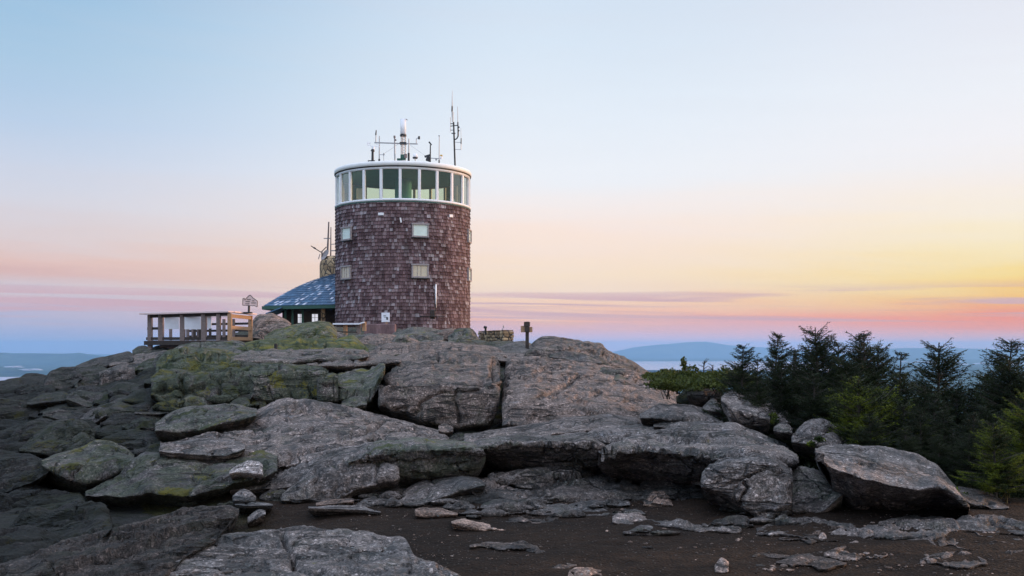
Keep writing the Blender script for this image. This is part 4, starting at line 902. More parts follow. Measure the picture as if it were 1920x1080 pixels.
    m = MB(); m.lathe(c, [(TR+.086, Z_EAVE+.05), (TR+.115, Z_EAVE+.06), (TR+.11, Z_TOP-.06), (TR+.06, Z_TOP-.005), (TR-.2, Z_TOP+.0), (0, Z_TOP+.02)], 128); m.build('roof', M_CREAM, t, True)
    # small windows set in the shingles
    def window(px, py, wpx, hpx, pane, boarded=False):
        a, z = on_tower(px, py); D = (HZ-py) and z*F/(HZ-py)
        w = wpx; h = hpx
        ax = Vector((math.cos(a), math.sin(a), 0)); tx = Vector((-math.sin(a), math.cos(a), 0)); o = Vector((TX0, TY0, z)) + ax*(TR+.10)
        fr = MB()
        for s in (-1, 1):
            fr.box(o+tx*s*(w/2-.04), (.10, .09, h), rz=a)
            fr.box(o+Vector((0, 0, s*(h/2-.045)))+ax*(.012 if s > 0 else .006), (.13 if s > 0 else .11, w-.18 if s < 0 else w+.06, .09), rz=a)
        f = fr.build('window', M_FRAME, t)
        m = MB(); m.box(o-ax*.02, (.03, w-.12, h-.14), rz=a); m.build('pane', pane, f)
        m = MB(); m.box(o+Vector((0, 0, -h/2-.03))+ax*.03, (.12, w+.1, .05), rz=a); m.build('sill', M_BLACK, f)
        if boarded:
            m = MB()
            for q in (-.17, .05): m.box(o+tx*q+ax*.004, (.03, .02, h-.16), rz=a)
            m.build('bar', M_FRAME, f)
    window(787.5, 432, 1.06, .86, M_PANE); window(787, 508, 1.06, .86, M_PANE2, True)
    window(652, 438, 1.06, .86, M_PANE); window(651, 511, 1.06, .86, M_PANE2, True)
    for z in (on_tower(787, 432)[1], on_tower(787, 508)[1]):
        a = math.radians(-8); ax = Vector((math.cos(a), math.sin(a), 0)); tx = Vector((-math.sin(a), math.cos(a), 0)); o = Vector((TX0, TY0, z)) + ax*(TR+.06)
        fr = MB()
        for s in (-1, 1): fr.box(o+tx*s*.48, (.12, .09, .86), rz=a); fr.box(o+Vector((0, 0, s*.40)), (.14, .88, .08), rz=a)
        f = fr.build('window', M_FRAME, t); m = MB(); m.box(o-ax*.02, (.03, .9, .72), rz=a); m.build('pane', M_PANE, f)
    for px, py, w, h in ((715, 401.5, .36, .16), (844.5, 405, .30, .18)):
        a, z = on_tower(px, py); m = MB(); m.box((TX0+math.cos(a)*(TR+.05), TY0+math.sin(a)*(TR+.05), z), (.10, w, h), rz=a, bev=.01); m.build('vent', M_WHITE, t)
    a, z = on_tower(751.5, 413); m = MB(); m.box((TX0+math.cos(a)*(TR+.06), TY0+math.sin(a)*(TR+.06), z), (.08, .09, .30), rz=a, rx=.18); m.build('lamp_bracket', M_WHITE, t)
    a, z = on_tower(816, 556); m = MB(); o = Vector((TX0+math.cos(a)*(TR+.09), TY0+math.sin(a)*(TR+.09), 0)); m.tube(o+Vector((0, 0, z-.7)), o+Vector((0, 0, z+.75)), .055); m.build('pipe', M_WHITE, t, True)
tower()

def bench():
    a, z = on_tower(811, 592); D = 64.6; c = at(811, 593, D)
    t = thing('bench', 'dark thin topped bench with one thick pedestal against the foot of the round tower', 'bench', c - Vector((0, 0, .45)))
    m = MB(); m.box(c, (1.5, .35, .05), bev=.01); m.build('seat', M_WOODD, t)
    m = MB(); m.box(c+Vector((0, .1, .12)), (.30, .25, .55), bev=.03); m.build('pedestal', M_WOODD, t)
    m = MB(); m.tube(c+Vector((.18, .1, .3)), c+Vector((.18, .1, .75)), .03); m.build('post', M_BLACK, t)
bench()

# ------------------------------------------------------------------ instruments on the roof
def R_(px, py, D=70.0): return at(px, py, D)
def roof_things():
    zt = Z_TOP+.01
    def base(px, D): p = at(px, 300, D); p.z = zt; return p
    # central lattice mast
    D = 69.0; b = base(756, D)
    t = thing('instrument_mast', 'lattice mast topped by a thick white cylinder at the middle of the tower roof', 'mast', b)
    top = at(756, 254.5, D).z
    m = MB(); L = [b+Vector((.17*math.cos(k*2.094+.5), .17*math.sin(k*2.094+.5), 0)) for k in range(3)]
    for p in L: m.tube(p, Vector((p.x, p.y, top)), .022, n=6)
    z = b.z; s = 0
    while z < top-.1:
        for k in range(3):
            p, q = L[k], L[(k+1) % 3]
            m.tube(Vector((p.x, p.y, z)), Vector((q.x, q.y, z+.17)), .010, n=4); m.tube(Vector((q.x, q.y, z)), Vector((p.x, p.y, z+.17)), .010, n=4)
        z += .17
    m.build('lattice', M_STEEL, t)
    m = MB(); m.tube((b.x, b.y, top+.07), (b.x, b.y, at(756, 223.5, D).z), .185, n=20); m.build('cylinder', M_WHITE, t, True)
    m = MB(); m.tube((b.x, b.y, top-.04), (b.x, b.y, top+.068), .21, n=16); m.build('collar', M_BLACK, t)
    m = MB(); m.tube(at(761, 223, D-.1), at(764, 225, D-.1), .03); m.build('nozzle', M_STEEL, t)
    m = MB(); m.beam(at(702, 267.5, D-.25), at(783, 270, D-.25), .07, .07); arm = m.build('crossarm', M_STEEL, t)
    m = MB(); m.box(at(756, 269, D-.1), (.42, .4, .12)); m.build('clamp', M_BLACK, t)
    m = MB(); m.box(at(756, 295, D-.25), (.34, .2, .35), bev=.02); m.box(at(749, 299, D-.25), (.3, .2, .12)); m.build('junction_box', M_GREEN, t)
    m = MB(); m.tube(at(760.5, 296, D-.4), at(760.5, 289, D-.4), .1, n=10); m.build('cable_drum', M_WOOD, t)
    m = MB()
    for (x1, y1), (x2, y2) in (((750, 268), (722, 287)), ((766, 270), (800, 294))): m.tube(at(x1, y1, D), at(x2, y2, D-1.5), .008, n=4)
    m.build('guy_wire', M_STEEL, t)
    # anemometers standing on the arm ends
    t = thing('wind_sensor', 'slim wind sensor with a dark head on the left end of the long crossarm', 'sensor', at(704.5, 266, D-.25))
    m = MB(); m.tube(at(704.5, 267, D-.25), at(705, 252, D-.25), .028); m.build('stem', M_STEEL, t)
    m = MB(); m.tube(at(704.6, 253, D-.25), at(705.4, 244, D-.25), .05, .03); m.build('head', M_BLACK, t)
    t = thing('anemometer', 'dark cup anemometer on the right end of the long crossarm', 'anemometer', at(780.5, 269, D-.25))
    m = MB(); m.tube(at(780.5, 269.5, D-.25), at(780.5, 260, D-.25), .025); m.tube(at(780.5, 261, D-.25), at(785, 257, D-.25), .02); m.build('stem', M_STEEL, t)
    m = MB(); m.tube(at(785.6, 261, D-.25), at(785.8, 255.5, D-.25), .07, .06, n=10); m.build('cup', M_BLACK, t)
    # plain poles
    for px, py, D2, lab, rr in ((711, 255, 68.2, 'tall bare grey pole with a small side bracket, left on the roof', .04), (766.3, 260, 68.0, 'dark pole right beside the lattice mast', .045), (823.3, 255, 68.6, 'slim whip pole near the right side of the roof, beside the yellow topped sensor', .03)):
        b = base(px, D2); t = thing('pole', lab, 'pole', b)
        m = MB(); m.tube(b, at(px+.3, py, D2), rr, rr*.7); m.build('shaft', M_STEEL, t)
        m = MB(); m.tube(b, b+Vector((0, 0, .9 if rr == .045 else .55)), rr*1.5); m.build('sleeve', M_BLACK, t)
        if px == 711:
            m = MB(); m.tube(at(711, 290, D2), at(719, 290, D2), .02, n=6); m.tube(at(719, 291.5, D2), at(720, 287.5, D2), .05, n=8); m.tube(at(719.4, 291, D2), at(719.4, 302, D2), .014, n=5); m.build('bracket', M_STEEL, t)
        if px == 823.3:
            m = MB(); m.tube(at(822, 254.5, D2), at(824.6, 254.5, D2), .04, n=6); m.build('tip', M_STEEL, t)
    b = base(740.5, 68.4); t = thing('pole', 'grey pole with a knobbed side clamp, just left of the lattice mast', 'pole', b)
    m = MB(); m.tube(b, at(739.8, 255, 68.4), .045, .04); m.build('shaft', M_STEEL, t)
    m = MB(); m.tube(at(739.8, 259, 68.3), at(739.6, 254.5, 68.3), .065); m.tube(at(740, 263, 68.3), at(743, 262, 68.3), .06); m.build('clamp', M_WOOD, t)
    # pink white wind vane at left
    D2 = 67.6; b = base(698.5, D2); t = thing('wind_vane', 'pale bent armed weather instrument on a dark post, leftmost on the roof', 'weather instrument', b)
    m = MB(); m.tube(b, at(698.7, 281, D2), .09, .07); m.tube(at(698.5, 284, D2), at(699.5, 280, D2), .13, .10); m.build('post', M_BLACK, t)
    m = MB(); m.beam(at(690, 301.5, D2), at(703, 301.5, D2), .06, .06); m.tube(at(690.5, 301, D2), at(690.5, 304, D2), .03); m.build('foot', M_BLACK, t)
    m = MB(); m.tube(at(699.5, 280.5, D2), at(700, 274, D2), .08, .09); m.beam(at(689, 271.5, D2), at(700, 275, D2), .06, .05); m.beam(at(700, 274.8, D2), at(711, 275, D2), .06, .05); m.tube(at(689, 272, D2), at(689, 267, D2), .03); m.beam(at(688, 268.5, D2), at(695, 268.5, D2), .07, .08); m.beam(at(705, 270, D2), at(711, 271.6, D2), .05, .05); m.build('arm', M_WHITE, t)
    # drum shaped radome
    D2 = 67.8; b = base(778.5, D2); t = thing('radome', 'short white drum with a dark base on a thin stalk', 'antenna', b)
    m = MB(); m.tube(b, at(778.5, 297, D2), .03); m.build('stalk', M_STEEL, t)
    m = MB(); m.tube(at(778.5, 297.5, D2), at(778.5, 295, D2), .15, .17, n=16); m.build('base', M_BLACK, t)
    m = MB(); m.tube(at(778.5, 294.9, D2), at(778.5, 288.5, D2), .15, .12, n=16); m.build('drum', M_WHITE, t, True)
    # camera cluster
    D2 = 67.6; b = base(806.5, D2); t = thing('camera_cluster', 'cluster of dark cameras and sensors on a short post, right of the white drum', 'camera', b)
    m = MB(); m.tube(b, at(807, 272, D2), .05, .035); m.build('post', M_BLACK, t)
    m = MB(); m.beam(at(804.3, 266, D2), at(809, 272, D2), .09, .09); m.build('camera', M_BLACK, t)
    m = MB(); m.beam(at(796, 294, D2), at(806, 291, D2), .12, .12); m.build('camera', M_BLACK, t)
    m = MB(); m.box(at(803, 298, D2), (.26, .2, .3), ry=.3, bev=.02); m.build('control_box', M_BLACK, t)
    m = MB(); m.beam(at(807, 296.5, D2), at(823, 297.5, D2), .05, .05); m.box(at(818, 299, D2), (.12, .1, .12)); m.build('crossarm', M_STEEL, t)
    t = thing('radiation_sensor', 'small sensor with a yellow cap over a white body beside the slim whip pole', 'sensor', at(827.5, 298, D2))
    m = MB(); m.tube(at(827, 297.5, D2), at(827, 293.2, D2), .085, n=10); m.build('body', M_WHITE, t, True)
    m = MB(); m.tube(at(827.3, 293, D2), at(827.3, 290.3, D2), .095, .07, n=10); m.build('cap', M_YEL, t, True)
    m = MB(); m.tube(at(827, 297.5, D2), at(823.5, 298, D2), .025, n=6); m.build('bracket', M_STEEL, t)
    # tall antenna mast at right
    D2 = 68.3; b = base(853.3, D2); t = thing('antenna_mast', 'tallest dark antenna mast at the right rim of the tower roof, carrying whips and dipoles', 'antenna mast', b)
    m = MB(); m.tube(b, at(850.5, 229, D2), .055, .05); m.build('pole', M_BLACK, t)
    def whip(pts, rr, nm='whip', mat=M_STEEL):
        m = MB()
        for k in range(len(pts)-1): m.tube(at(*pts[k], D2), at(*pts[k+1], D2), rr[k], rr[min(k+1, len(rr)-1)], n=6)
        m.build(nm, mat, t)
    whip([(848, 229), (847.8, 209), (847.8, 182), (848.2, 170)], [.022, .04, .016, .008])
    whip([(847.6, 209), (847.8, 199)], [.05, .045], 'loading_coil', M_BLACK)
    whip([(858.4, 230), (858, 200)], [.022, .012])
    whip([(858.4, 229), (859, 246), (859, 255), (856.5, 260), (851.5, 262.5)], [.04, .045, .045, .04, .04], 'bent_stub', M_BLACK)
    whip([(844.8, 232), (850, 232)], [.03, .03], 'bracket', M_BLACK); whip([(844.8, 236.5), (858, 235)], [.03, .03], 'bracket', M_BLACK)
    whip([(845, 244), (850, 244)], [.02, .02], 'bracket', M_BLACK); whip([(846.5, 250), (854, 250)], [.035, .035], 'bracket', M_BLACK)
    whip([(844.6, 220), (844.6, 248)], [.014, .014]); whip([(850.2, 210), (850, 229)], [.014, .014])
    whip([(864.4, 281), (864.6, 262)], [.02, .02], 'dipole'); whip([(864.5, 270), (864.6, 259)], [.035, .03], 'dipole_feed', M_BLACK)
    whip([(864.5, 259), (864, 240)], [.012, .010])
    whip([(852.5, 266.5), (864.5, 267)], [.018, .018], 'dipole_arm'); whip([(853, 280), (864.5, 280.5)], [.018, .018], 'dipole_arm')
    whip([(859.5, 239), (861.5, 238)], [.05, .05], 'clamp', M_BLACK); whip([(858.5, 245), (861.5, 245)], [.05, .04], 'clamp', M_BLACK)
roof_things()

# ------------------------------------------------------------------ low building behind the tower
def hut():
    D = 70.0
    def W(px, D_=D): return (px-CX)/F*D_
    zg = 1.3; ze = (HZ-574)/F*D
    x0, x1 = W(507), W(640); y0, y1 = 70.5, 79.0
    t = thing('summit_building', 'low dark stone building under a steep blue slate roof, beside the round tower', 'building', (x0, y0, zg))
    m = MB(); m.box(((x0+x1)/2+.2, (y0+y1)/2+.4, (zg+ze)/2-.1), (x1-x0-.6, y1-y0-.8, ze-zg+.4)); m.build('wall', M_WOODD, t)
    # roof: hip ends at a ridge, slates as separate little boards
    e0 = (W(496), 69.6); e1 = (W(700), 82.0); ap = Vector((W(634, 73.5), 73.5, (HZ-512)/F*73.5)); bp = Vector((W(700, 76), 76.0, (HZ-503)/F*76))
    P0 = Vector((e0[0], e0[1], ze-.03)); P1 = Vector((W(660), e0[1], ze+.08)); P2 = Vector((e0[0], 80.0, ze))
    def patch(a, b, c_, d, nm, cur=.28, rows=20):
        vs = []; fs = []; rr = random.Random(4)
        for k in range(rows):
            for s in (0,):
                v0 = k/rows; v1 = (k+1.15)/rows
                n = 34; u = -rr.random()/n
                while u < 1:
                    w = rr.uniform(.7, 1.3)/n; ua, ub = max(u, 0)+.002, min(u+w, 1)-.002; u += w
                    if ub <= ua: continue
                    q = []
                    for uu, vv, lift in ((ua, v0, .05), (ub, v0, .05), (ub, min(v1, 1), .01), (ua, min(v1, 1), .01)):
                        p = (a.lerp(b, uu)).lerp(d.lerp(c_, uu), vv); p = p + Vector((0, 0, cur*math.sin(vv*math.pi) + lift + rr.uniform(0, .01))); q.append(p)
                    i = len(vs); vs += q; fs.append((i, i+1, i+2, i+3))
        return vs, fs
    vs, fs = patch(P0, P1, bp, ap, 'front'); v2, f2 = patch(P2, P0, ap, ap + Vector((-.05, 1.5, 0)), 'side')
    m = MB(); m.add(vs, fs); m.add(v2, f2); roof = m.build('roof', M_SLATE, t)
    m = MB(); n = 24
    for (A_, B_, C_, D_) in ((P0, P1, bp, ap), (P2, P0, ap, ap+Vector((-.05, 1.5, 0)))):
        vs = []; fs = []
        for k in range(n+1):
            v = k/n; vs += [A_.lerp(D_, v)+Vector((0, 0, .28*math.sin(v*math.pi)-.02)), B_.lerp(C_, v)+Vector((0, 0, .28*math.sin(v*math.pi)-.02))]
        fs = [(2*k, 2*k+1, 2*k+3, 2*k+2) for k in range(n)]; m.add(vs, fs)
    m.build('roof_deck', M_SLATE, roof)
    m = MB(); m.beam(P0+Vector((-.05, -.04, -.10)), P1+Vector((0, -.04, -.10)), .06, .22); m.beam(P0+Vector((-.05, 0, -.10)), P2+Vector((-.05, 0, -.10)), .06, .22); m.build('fascia', M_GREEN, roof)
    # porch columns, windows whose panes glow in place of the sky behind
    for px in (535, 548.5, 567.5, 606): 
        m = MB(); x = W(px, 70.3); m.tube((x, 70.3, zg), (x, 70.3, ze-.1), .08 if px != 606 else .16, n=8); m.build('column', M_GREEN if px != 606 else M_STONE, t)
    for px, wd in ((562.5, .33), (590.0, .40)):
        m = MB(); x = W(px, 70.68); zc = (HZ-597)/F*70.68
        for s in (-1, 1): m.box((x+s*(wd/2+.03), 70.78, zc), (.06, .1, .62)); m.box((x, 70.775, zc+s*.33), (wd+.14, .1, .06))
        f = m.build('window', M_WOODD, t)
        m = MB(); m.box((x, 70.80, zc), (wd-.01, .04, .58)); m.build('pane', M_SKYPANE, f)
        m = MB(); m.box((x, 70.75, zc+.05), (wd, .03, .03)); m.box((x, 70.748, zc), (.03, .03, .58)); m.build('glazing_bar', M_FRAME, f)
    # lean to roof at the left end
    m = MB(); a = at(498, 587, 69.2); b = at(528, 575.5, 69.2); th = Vector((0, 0, .06)); dy = Vector((0, 3, 0))
    m.add([a, b, b+dy, a+dy, a-th, b-th, b+dy-th, a+dy-th], [(0,1,2,3),(7,6,5,4),(0,4,5,1),(3,2,6,7),(0,3,7,4)]); m.build('porch_roof', M_SLATE, t)
hut()
def turret():
    D = 75.5; c = at(645, 500, D); c.z = 0; r_ = (645-600)/F*D
    t = thing('stone_turret', 'small rounded masonry turret rising above the blue slate roof', 'turret', (c.x, c.y, 1.3))
    z = (HZ-490)/F*(D-.5)
    prof = [(r_, 1.3), (r_, z-.25), (r_*.97, z), (r_*.75, z+.35), (0, z+.45)]
    m = MB(); m.lathe(c, prof, 40); m.build('wall', M_STONE, t)
    # antennas on it
    t = thing('antenna_mast', 'pair of reddish whip antennas with a short crossbar above the turret', 'antenna mast', at(614, 480, 75))
    m = MB(); m.tube(at(614, 476, 75), at(616.5, 416, 75), .07, .045); m.build('whip', M_WOOD, t)
    m = MB(); m.beam(at(607, 447, 75), at(619, 447, 75), .06, .06); m.build('crossbar', M_STEEL, t)
    m = MB(); m.tube(at(620, 484, 75), at(620.5, 426, 75), .05, .03); m.build('whip', M_WOOD, t)
    m = MB(); m.beam(at(620, 458, 75), at(632, 457.5, 75), .05, .05); m.beam(at(619, 470, 75), at(632, 470, 75), .07, .07); m.build('rail', M_STEEL, t)
    t = thing('yagi_antenna', 'thin slanted antenna boom on a short post at the left edge of the turret', 'antenna', at(603.5, 497, 75))
    m = MB(); m.tube(at(603.8, 497, 75), at(603.5, 471, 75), .05); m.build('post', M_WOOD, t)
    m = MB(); m.tube(at(583, 461, 75), at(602, 473, 75), .035, n=6); m.tube(at(588, 464, 75), at(592, 466.5, 75), .06, n=6); m.build('boom', M_BLACK, t)
    m = MB(); m.tube(at(603, 472, 75), at(612, 463, 75), .035, n=6); m.build('brace', M_WOODD, t)
    m = MB(); m.tube(at(600, 476, 75), at(597, 486, 75), .03, n=6); m.build('cable', M_FRAME, t)
    t = thing('dish_antenna', 'small pale grey dish antenna facing left on the turret', 'antenna', at(611, 492, 75))
    m = MB(); cc = at(611.5, 479, 74.8); m.lathe((0, 0, 0), [(0, 0), (.25, .03), (.42, .12)], 20)
    from mathutils import Matrix
    R3 = Matrix.Rotation(math.radians(-55), 3, 'Y') @ Matrix.Rotation(math.radians(35), 3, 'X')
    m.v = [R3 @ v + cc for v in m.v]; m.build('dish', M_FRAME, t, True)
    m = MB(); m.tube(at(613, 492, 75), cc, .04); m.build('mount', M_STEEL, t)
turret()

# ------------------------------------------------------------------ wooden deck with railing
def deck():
    A_ = (283, 41.5); B_ = (431, 39.4); C2 = (470.5, 42.4); D2 = (300, 44.6)
    def line(p, q, k):
        a = at(p[0], 600, p[1]); b = at(q[0], 600, q[1]); v = a.lerp(b, k); return v.x, v.y
    zt = (HZ-588)/F*41; zf = (HZ-638.0)/F*40.5
    o = at(A_[0], 640, A_[1]); t = thing('viewing_deck', 'small weathered wooden viewing deck with post railings on the rock left of the tower', 'deck', (o.x, o.y, zf-.6))
    ax, ay = line(A_, B_, 0); bx, by = line(A_, B_, 1); cx, cy = line(C2, D2, 0); dx, dy = line(C2, D2, 1)
    m = MB(); n = 16
    for k in range(n):
        u0, u1 = k/n+.003, (k+1)/n-.003
        p = [Vector((ax+(bx-ax)*u, ay+(by-ay)*u, zf)) for u in (u0, u1)] + [Vector((dx+(cx-dx)*u, dy+(cy-dy)*u, zf)) for u in (u1, u0)]
        lo = [v-Vector((0, 0, .05)) for v in p]; m.add(p+lo, [(0,1,2,3),(7,6,5,4),(0,4,5,1),(1,5,6,2),(2,6,7,3),(3,7,4,0)])
    m.build('deck_boards', M_WOOD, t)
    m = MB(); m.beam((ax-.25, ay, zf-.10), (bx, by, zf-.10), .06, .16); m.beam((bx, by, zf-.12), (cx, cy, zf-.12), .06, .14); m.build('rim_joist', M_WOODD, t)
    # corner lattice skirt and legs below
    m = MB(); a = at(296, 652, 41.2); m.box((a.x+.55, a.y+.4, zf-.36), (1.2, .08, .42)); m.build('skirt', M_WOOD, t)
    def post(px, Dp, pyb, w=.16, mat=M_WOOD, top=None):
        p = at(px, 600, Dp); zb = (HZ-pyb)/F*Dp; m = MB(); h = (top or zt)-.04-zb
        m.box((p.x, p.y, zb+h/2), (w, w*.9, h), bev=.008); m.build('post', mat, t)
    for px, pyb, w in ((281.5, 655, .17), (302, 643, .19), (342.5, 643, .18), (382.5, 640, .18), (410, 640, .15)):
        u = (px-283)/(431-283); post(px, 41.5+(39.4-41.5)*u, pyb, w)
    post(431, 39.4, 639, .15, M_TIMBER); post(469.5, 42.3, 640.5, .15, M_TIMBER)  # warmer wood paints the low sun onto the end bay posts
    for px, Dp in ((320, 44.3), (352, 44.0), (362, 43.8), (372, 43.6), (420, 43.0), (438, 42.8)):
        post(px, Dp, 638, .11, M_WOOD, zt-.12)
    # rails
    m = MB(); m.beam((ax-.35, ay, zt+.0), (bx+.05, by, zt+.02), .30, .05); m.beam((bx, by+.14, zt+.021), (cx+.1, cy, zt+.021), .28, .05); m.beam((dx, dy, zt-.06), (cx-.2, cy, zt-.06), .12, .05); m.build('handrail', M_SIGNPINK, t)  # pale pink colour puts the edge-lit line into the rail
    m = MB(); m.beam((ax-.1, ay+.02, zt-.09), (bx, by+.02, zt-.07), .05, .12); m.build('top_rail', M_WOODD, t)
    for z in (zt-.13, (HZ-615)/F*40.5, zf+.06):
        m = MB(); m.beam((bx+.02, by+.09, z), (cx+.02, cy-.06, z), .07, .13); m.build('side_rail', M_TIMBER, t)  # side rails share the painted sun warmth
    zm = (HZ-615.5)/F*41
    m = MB(); a = line(A_, B_, -.05); b = line(A_, B_, .14); m.beam((a[0], a[1]+.05, zm), (b[0], b[1]+.05, zm), .05, .10); m.build('mid_rail', M_WOODD, t)
    m = MB(); m.beam((ax-.2, ay+.09, zf+.07), (bx, by+.09, zf+.06), .05, .11); m.build('kick_board', M_WOODD, t)
    m = MB()
    for z in (zt-.35, zt-.62, zf+.18): m.beam((dx+1.15, dy-.1, z), (cx, cy-.02, z), .05, .09)
    m.build('back_rail', M_WOODD, t)
    m = MB()
    for px in (367, 377, 386, 396): 
        p = at(px, 600, 43.5); m.box((p.x, p.y-.15, zf+.35), (.10, .05, .62))
    m.build('baluster', M_WOODD, t)
    # information panels fixed behind the front rail
    for p0, p1, pyb in ((309, 336, 617), (346, 377, 617.5), (388.5, 396.5, 616)):
        u = ((p0+p1)/2-283)/148; D_ = 41.5-2.1*u + .16; a = at(p0, pyb, D_); b = at(p1, 591.5, D_)
        m = MB(); m.box(((a.x+b.x)/2, a.y, (a.z+b.z)/2), (abs(b.x-a.x), .03, b.z-a.z), bev=.004); m.build('information_panel', M_BOARD, t)
deck()
def summit_sign():
    D = 40.6; b = at(467, 588, D)
    t = thing('summit_sign', 'mountain shaped pale wooden sign on a dark post rising from the corner of the deck', 'sign', b)
    m = MB(); m.tube(at(466.6, 588, D), at(467, 573, D), .045); m.build('post', M_BLACK, t)
    m = MB(); m.box(at(465, 586.5, D), (.30, .2, .06)); m.build('bracket', M_BLACK, t)
    out = [(455.2,572.5),(455.4,560),(458.5,559),(459.5,562.5),(461.5,559.5),(466,555),(468.5,553.3),(471,554.5),(474,558),(478,561),(483,564.5),(482.6,575.5),(480,574.5),(476,572.5),(474.5,573.5),(471,573)]
    f = [at(x, y, D) for x, y in out]; bk = [v+Vector((0, .07, 0)) for v in f]; n = len(f)
    m = MB(); m.add(f+bk, [tuple(range(n-1, -1, -1)), tuple(range(n, 2*n))] + [(k, (k+1) % n, n+(k+1) % n, n+k) for k in range(n)]); pl = m.build('board', M_SIGNPINK, t)
    m = MB()
    for k in range(n): m.tube(f[k]-Vector((0, .012, 0)), f[(k+1) % n]-Vector((0, .012, 0)), .014, n=5)
    m.build('border', M_WOOD, pl)
    m = MB(); r = random.Random(2)
    for (xa, xb, y) in ((463, 470, 561.5), (472.5, 476.5, 564), (460.5, 469, 565.5), (471, 479, 568), (460, 468, 569.5)):
        x = xa
        while x < xb:
            w = r.uniform(.7, 1.1); c = at(x+w/2, y, D)-Vector((0, .012, 0)); m.box(c, (w/F*D*.8, .012, .028)); x += w*1.35
    m.build('lettering', M_WOODD, pl)
summit_sign()

# ------------------------------------------------------------------ small things on the plateau
def small():
    D = 60.0; b = at(724, 609, D); t = thing('notice_sign', 'square white notice on a short wooden stake in front of the tower', 'sign', b)
    m = MB(); m.box(at(724.5, 606, D), (.11, .06, .5)); m.build('stake', M_TIMBER, t)
    m = MB(); c = at(723, 595, D-.06); m.box(c, (.46, .03, .52), bev=.005); bd = m.build('board', M_BOARD, t)
    m = MB(); m.box(at(721.5, 592, D-.08), (.16, .01, .03)); m.box(at(726, 597, D-.08), (.10, .01, .15)); m.box(at(723, 594.5, D-.08), (.18, .01, .02)); m.build('print', M_INK, bd)
    # wooden barrier
    D = 52; b = at(655, 632, D); t = thing('picnic_table', 'brown timber bench table with a pale worn top beside the foot of the tower', 'table', b)
    m = MB(); m.beam(at(626, 607.5, D), at(675, 607.5, D), .7, .07); m.beam(at(674, 607.5, D), at(684, 604.5, D), .6, .06); m.build('top', M_BOARD, t)
    for px in (647.5, 672, 683): m = MB(); m.box(at(px, 618 if px < 683 else 612, D), (.17, .2, .62 if px < 683 else .45)); m.build('leg', M_TIMBER if px != 672 else M_WOOD, t)
    m = MB(); m.beam(at(630, 611.5, D+.25), at(672, 611.5, D+.25), .06, .10); m.build('apron', M_WOOD, t)
    m = MB(); m.beam(at(628, 622, D-.5), at(670, 623, D-.5), .25, .06); m.build('seat', M_WOODD, t)
    # low wall in front of the tower
    D = 55; a = at(684, 620, D); c = at(742, 620, D); zb = gz(a.x, D)-.2; zt = at(0, 607.5, D).z
    m = MB(); m.box(((a.x+c.x)/2, D, (zb+zt)/2), (c.x-a.x, .5, zt-zb), bev=.03); o = m.build('stone_wall', M_SHINGLE); tag(o, 'low purplish wall running from the timber table to the white notice', 'wall')
    # masonry wall at right
    t = thing('stone_wall', 'rough brown stone wall standing right of the tower', 'wall', at(930, 650, 50))
    m = MB(); a = at(906, 0, 53); b2 = at(954.5, 0, 49.5); z0 = -.3; z1 = (HZ-618.5)/F*50; nseg = 22
    d = Vector((b2.x-a.x, b2.y-a.y, 0)); L = d.length; d.normalize(); nrm = Vector((d.y, -d.x, 0)); rr = random.Random(8)
    z = z0
    while z < z1-.02:
        hh = min(rr.uniform(.12, .2), z1-z); u = 0
        while u < L:
            w = rr.uniform(.16, .38); w = min(w, L-u+.03); c = Vector((a.x, a.y, z+hh/2)) + d*(u+w/2) + Vector((0, .2, 0))
            m.box(c+nrm*rr.uniform(0, .05), (w-.015, .5, hh-.015), rz=math.atan2(d.y, d.x), bev=.018); u += w
        z += hh
    m.build('stonework', M_STONE, t)
    m = MB(); m.box(((a.x+b2.x)/2, (a.y+b2.y)/2+.25, (z0+z1)/2-.03), (L-.1, .36, z1-z0-.08), rz=math.atan2(d.y, d.x)); m.build('core', M_WOODD, t)
    b = at(910.5, 619, 51.5); t = thing('telescope_viewer', 'tiny dark viewer head standing on the left end of the brown stone wall', 'viewer', b)
    m = MB(); m.tube(b-Vector((0, 0, .2)), at(910.5, 615, 51.5), .05); m.build('stand', M_BLACK, t)
    m = MB(); m.box(at(910, 613.8, 51.5), (.16, .22, .12), ry=.2, bev=.02); m.build('head', M_BLACK, t)
    b = at(944, 618.5, 50); t = thing('marker_rod', 'tiny thin pale rod poking up from the right part of the brown stone wall', 'rod', b)
    m = MB(); m.tube(at(941.5, 619, 50), at(944.5, 613, 50), .018); m.tube(at(944.5, 614, 50), at(944, 610.5, 50), .03); m.build('rod', M_STEEL, t)
    # trail sign post
    D = 33.5; b = at(988.5, 641, D); t = thing('trail_sign', 'dark wooden signpost with short crossed boards at the top of the rock dome', 'signpost', b)
    m = MB(); m.box((b.x, b.y, (b.z-.2+at(0, 603, D).z)/2), (.11, .11, at(0, 603, D).z-b.z+.2), bev=.008); m.build('post', M_WOODD, t)
    m = MB(); m.box(at(981.5, 617, D-.02), (.17, .05, .20), bev=.006); m.build('board', M_TIMBER, t)
    m = MB(); m.box(at(994.8, 618, D-.02), (.12, .05, .17), bev=.006); m.build('board', M_TIMBER, t)
    m = MB(); m.box(at(988, 608, D-.09), (.19, .05, .15), bev=.006); m.box(at(988.5, 618, D-.09), (.15, .05, .16), bev=.006); m.build('name_board', M_WOODD, t)
    # low stake
    b = at(517, 656, 30.5); m = MB(); m.box((b.x, b.y, b.z+.05), (.085, .085, .26), bev=.008); o = m.build('stake', M_BLACK); tag(o, 'short black stake in the yellow green moss below the deck', 'stake')
small()
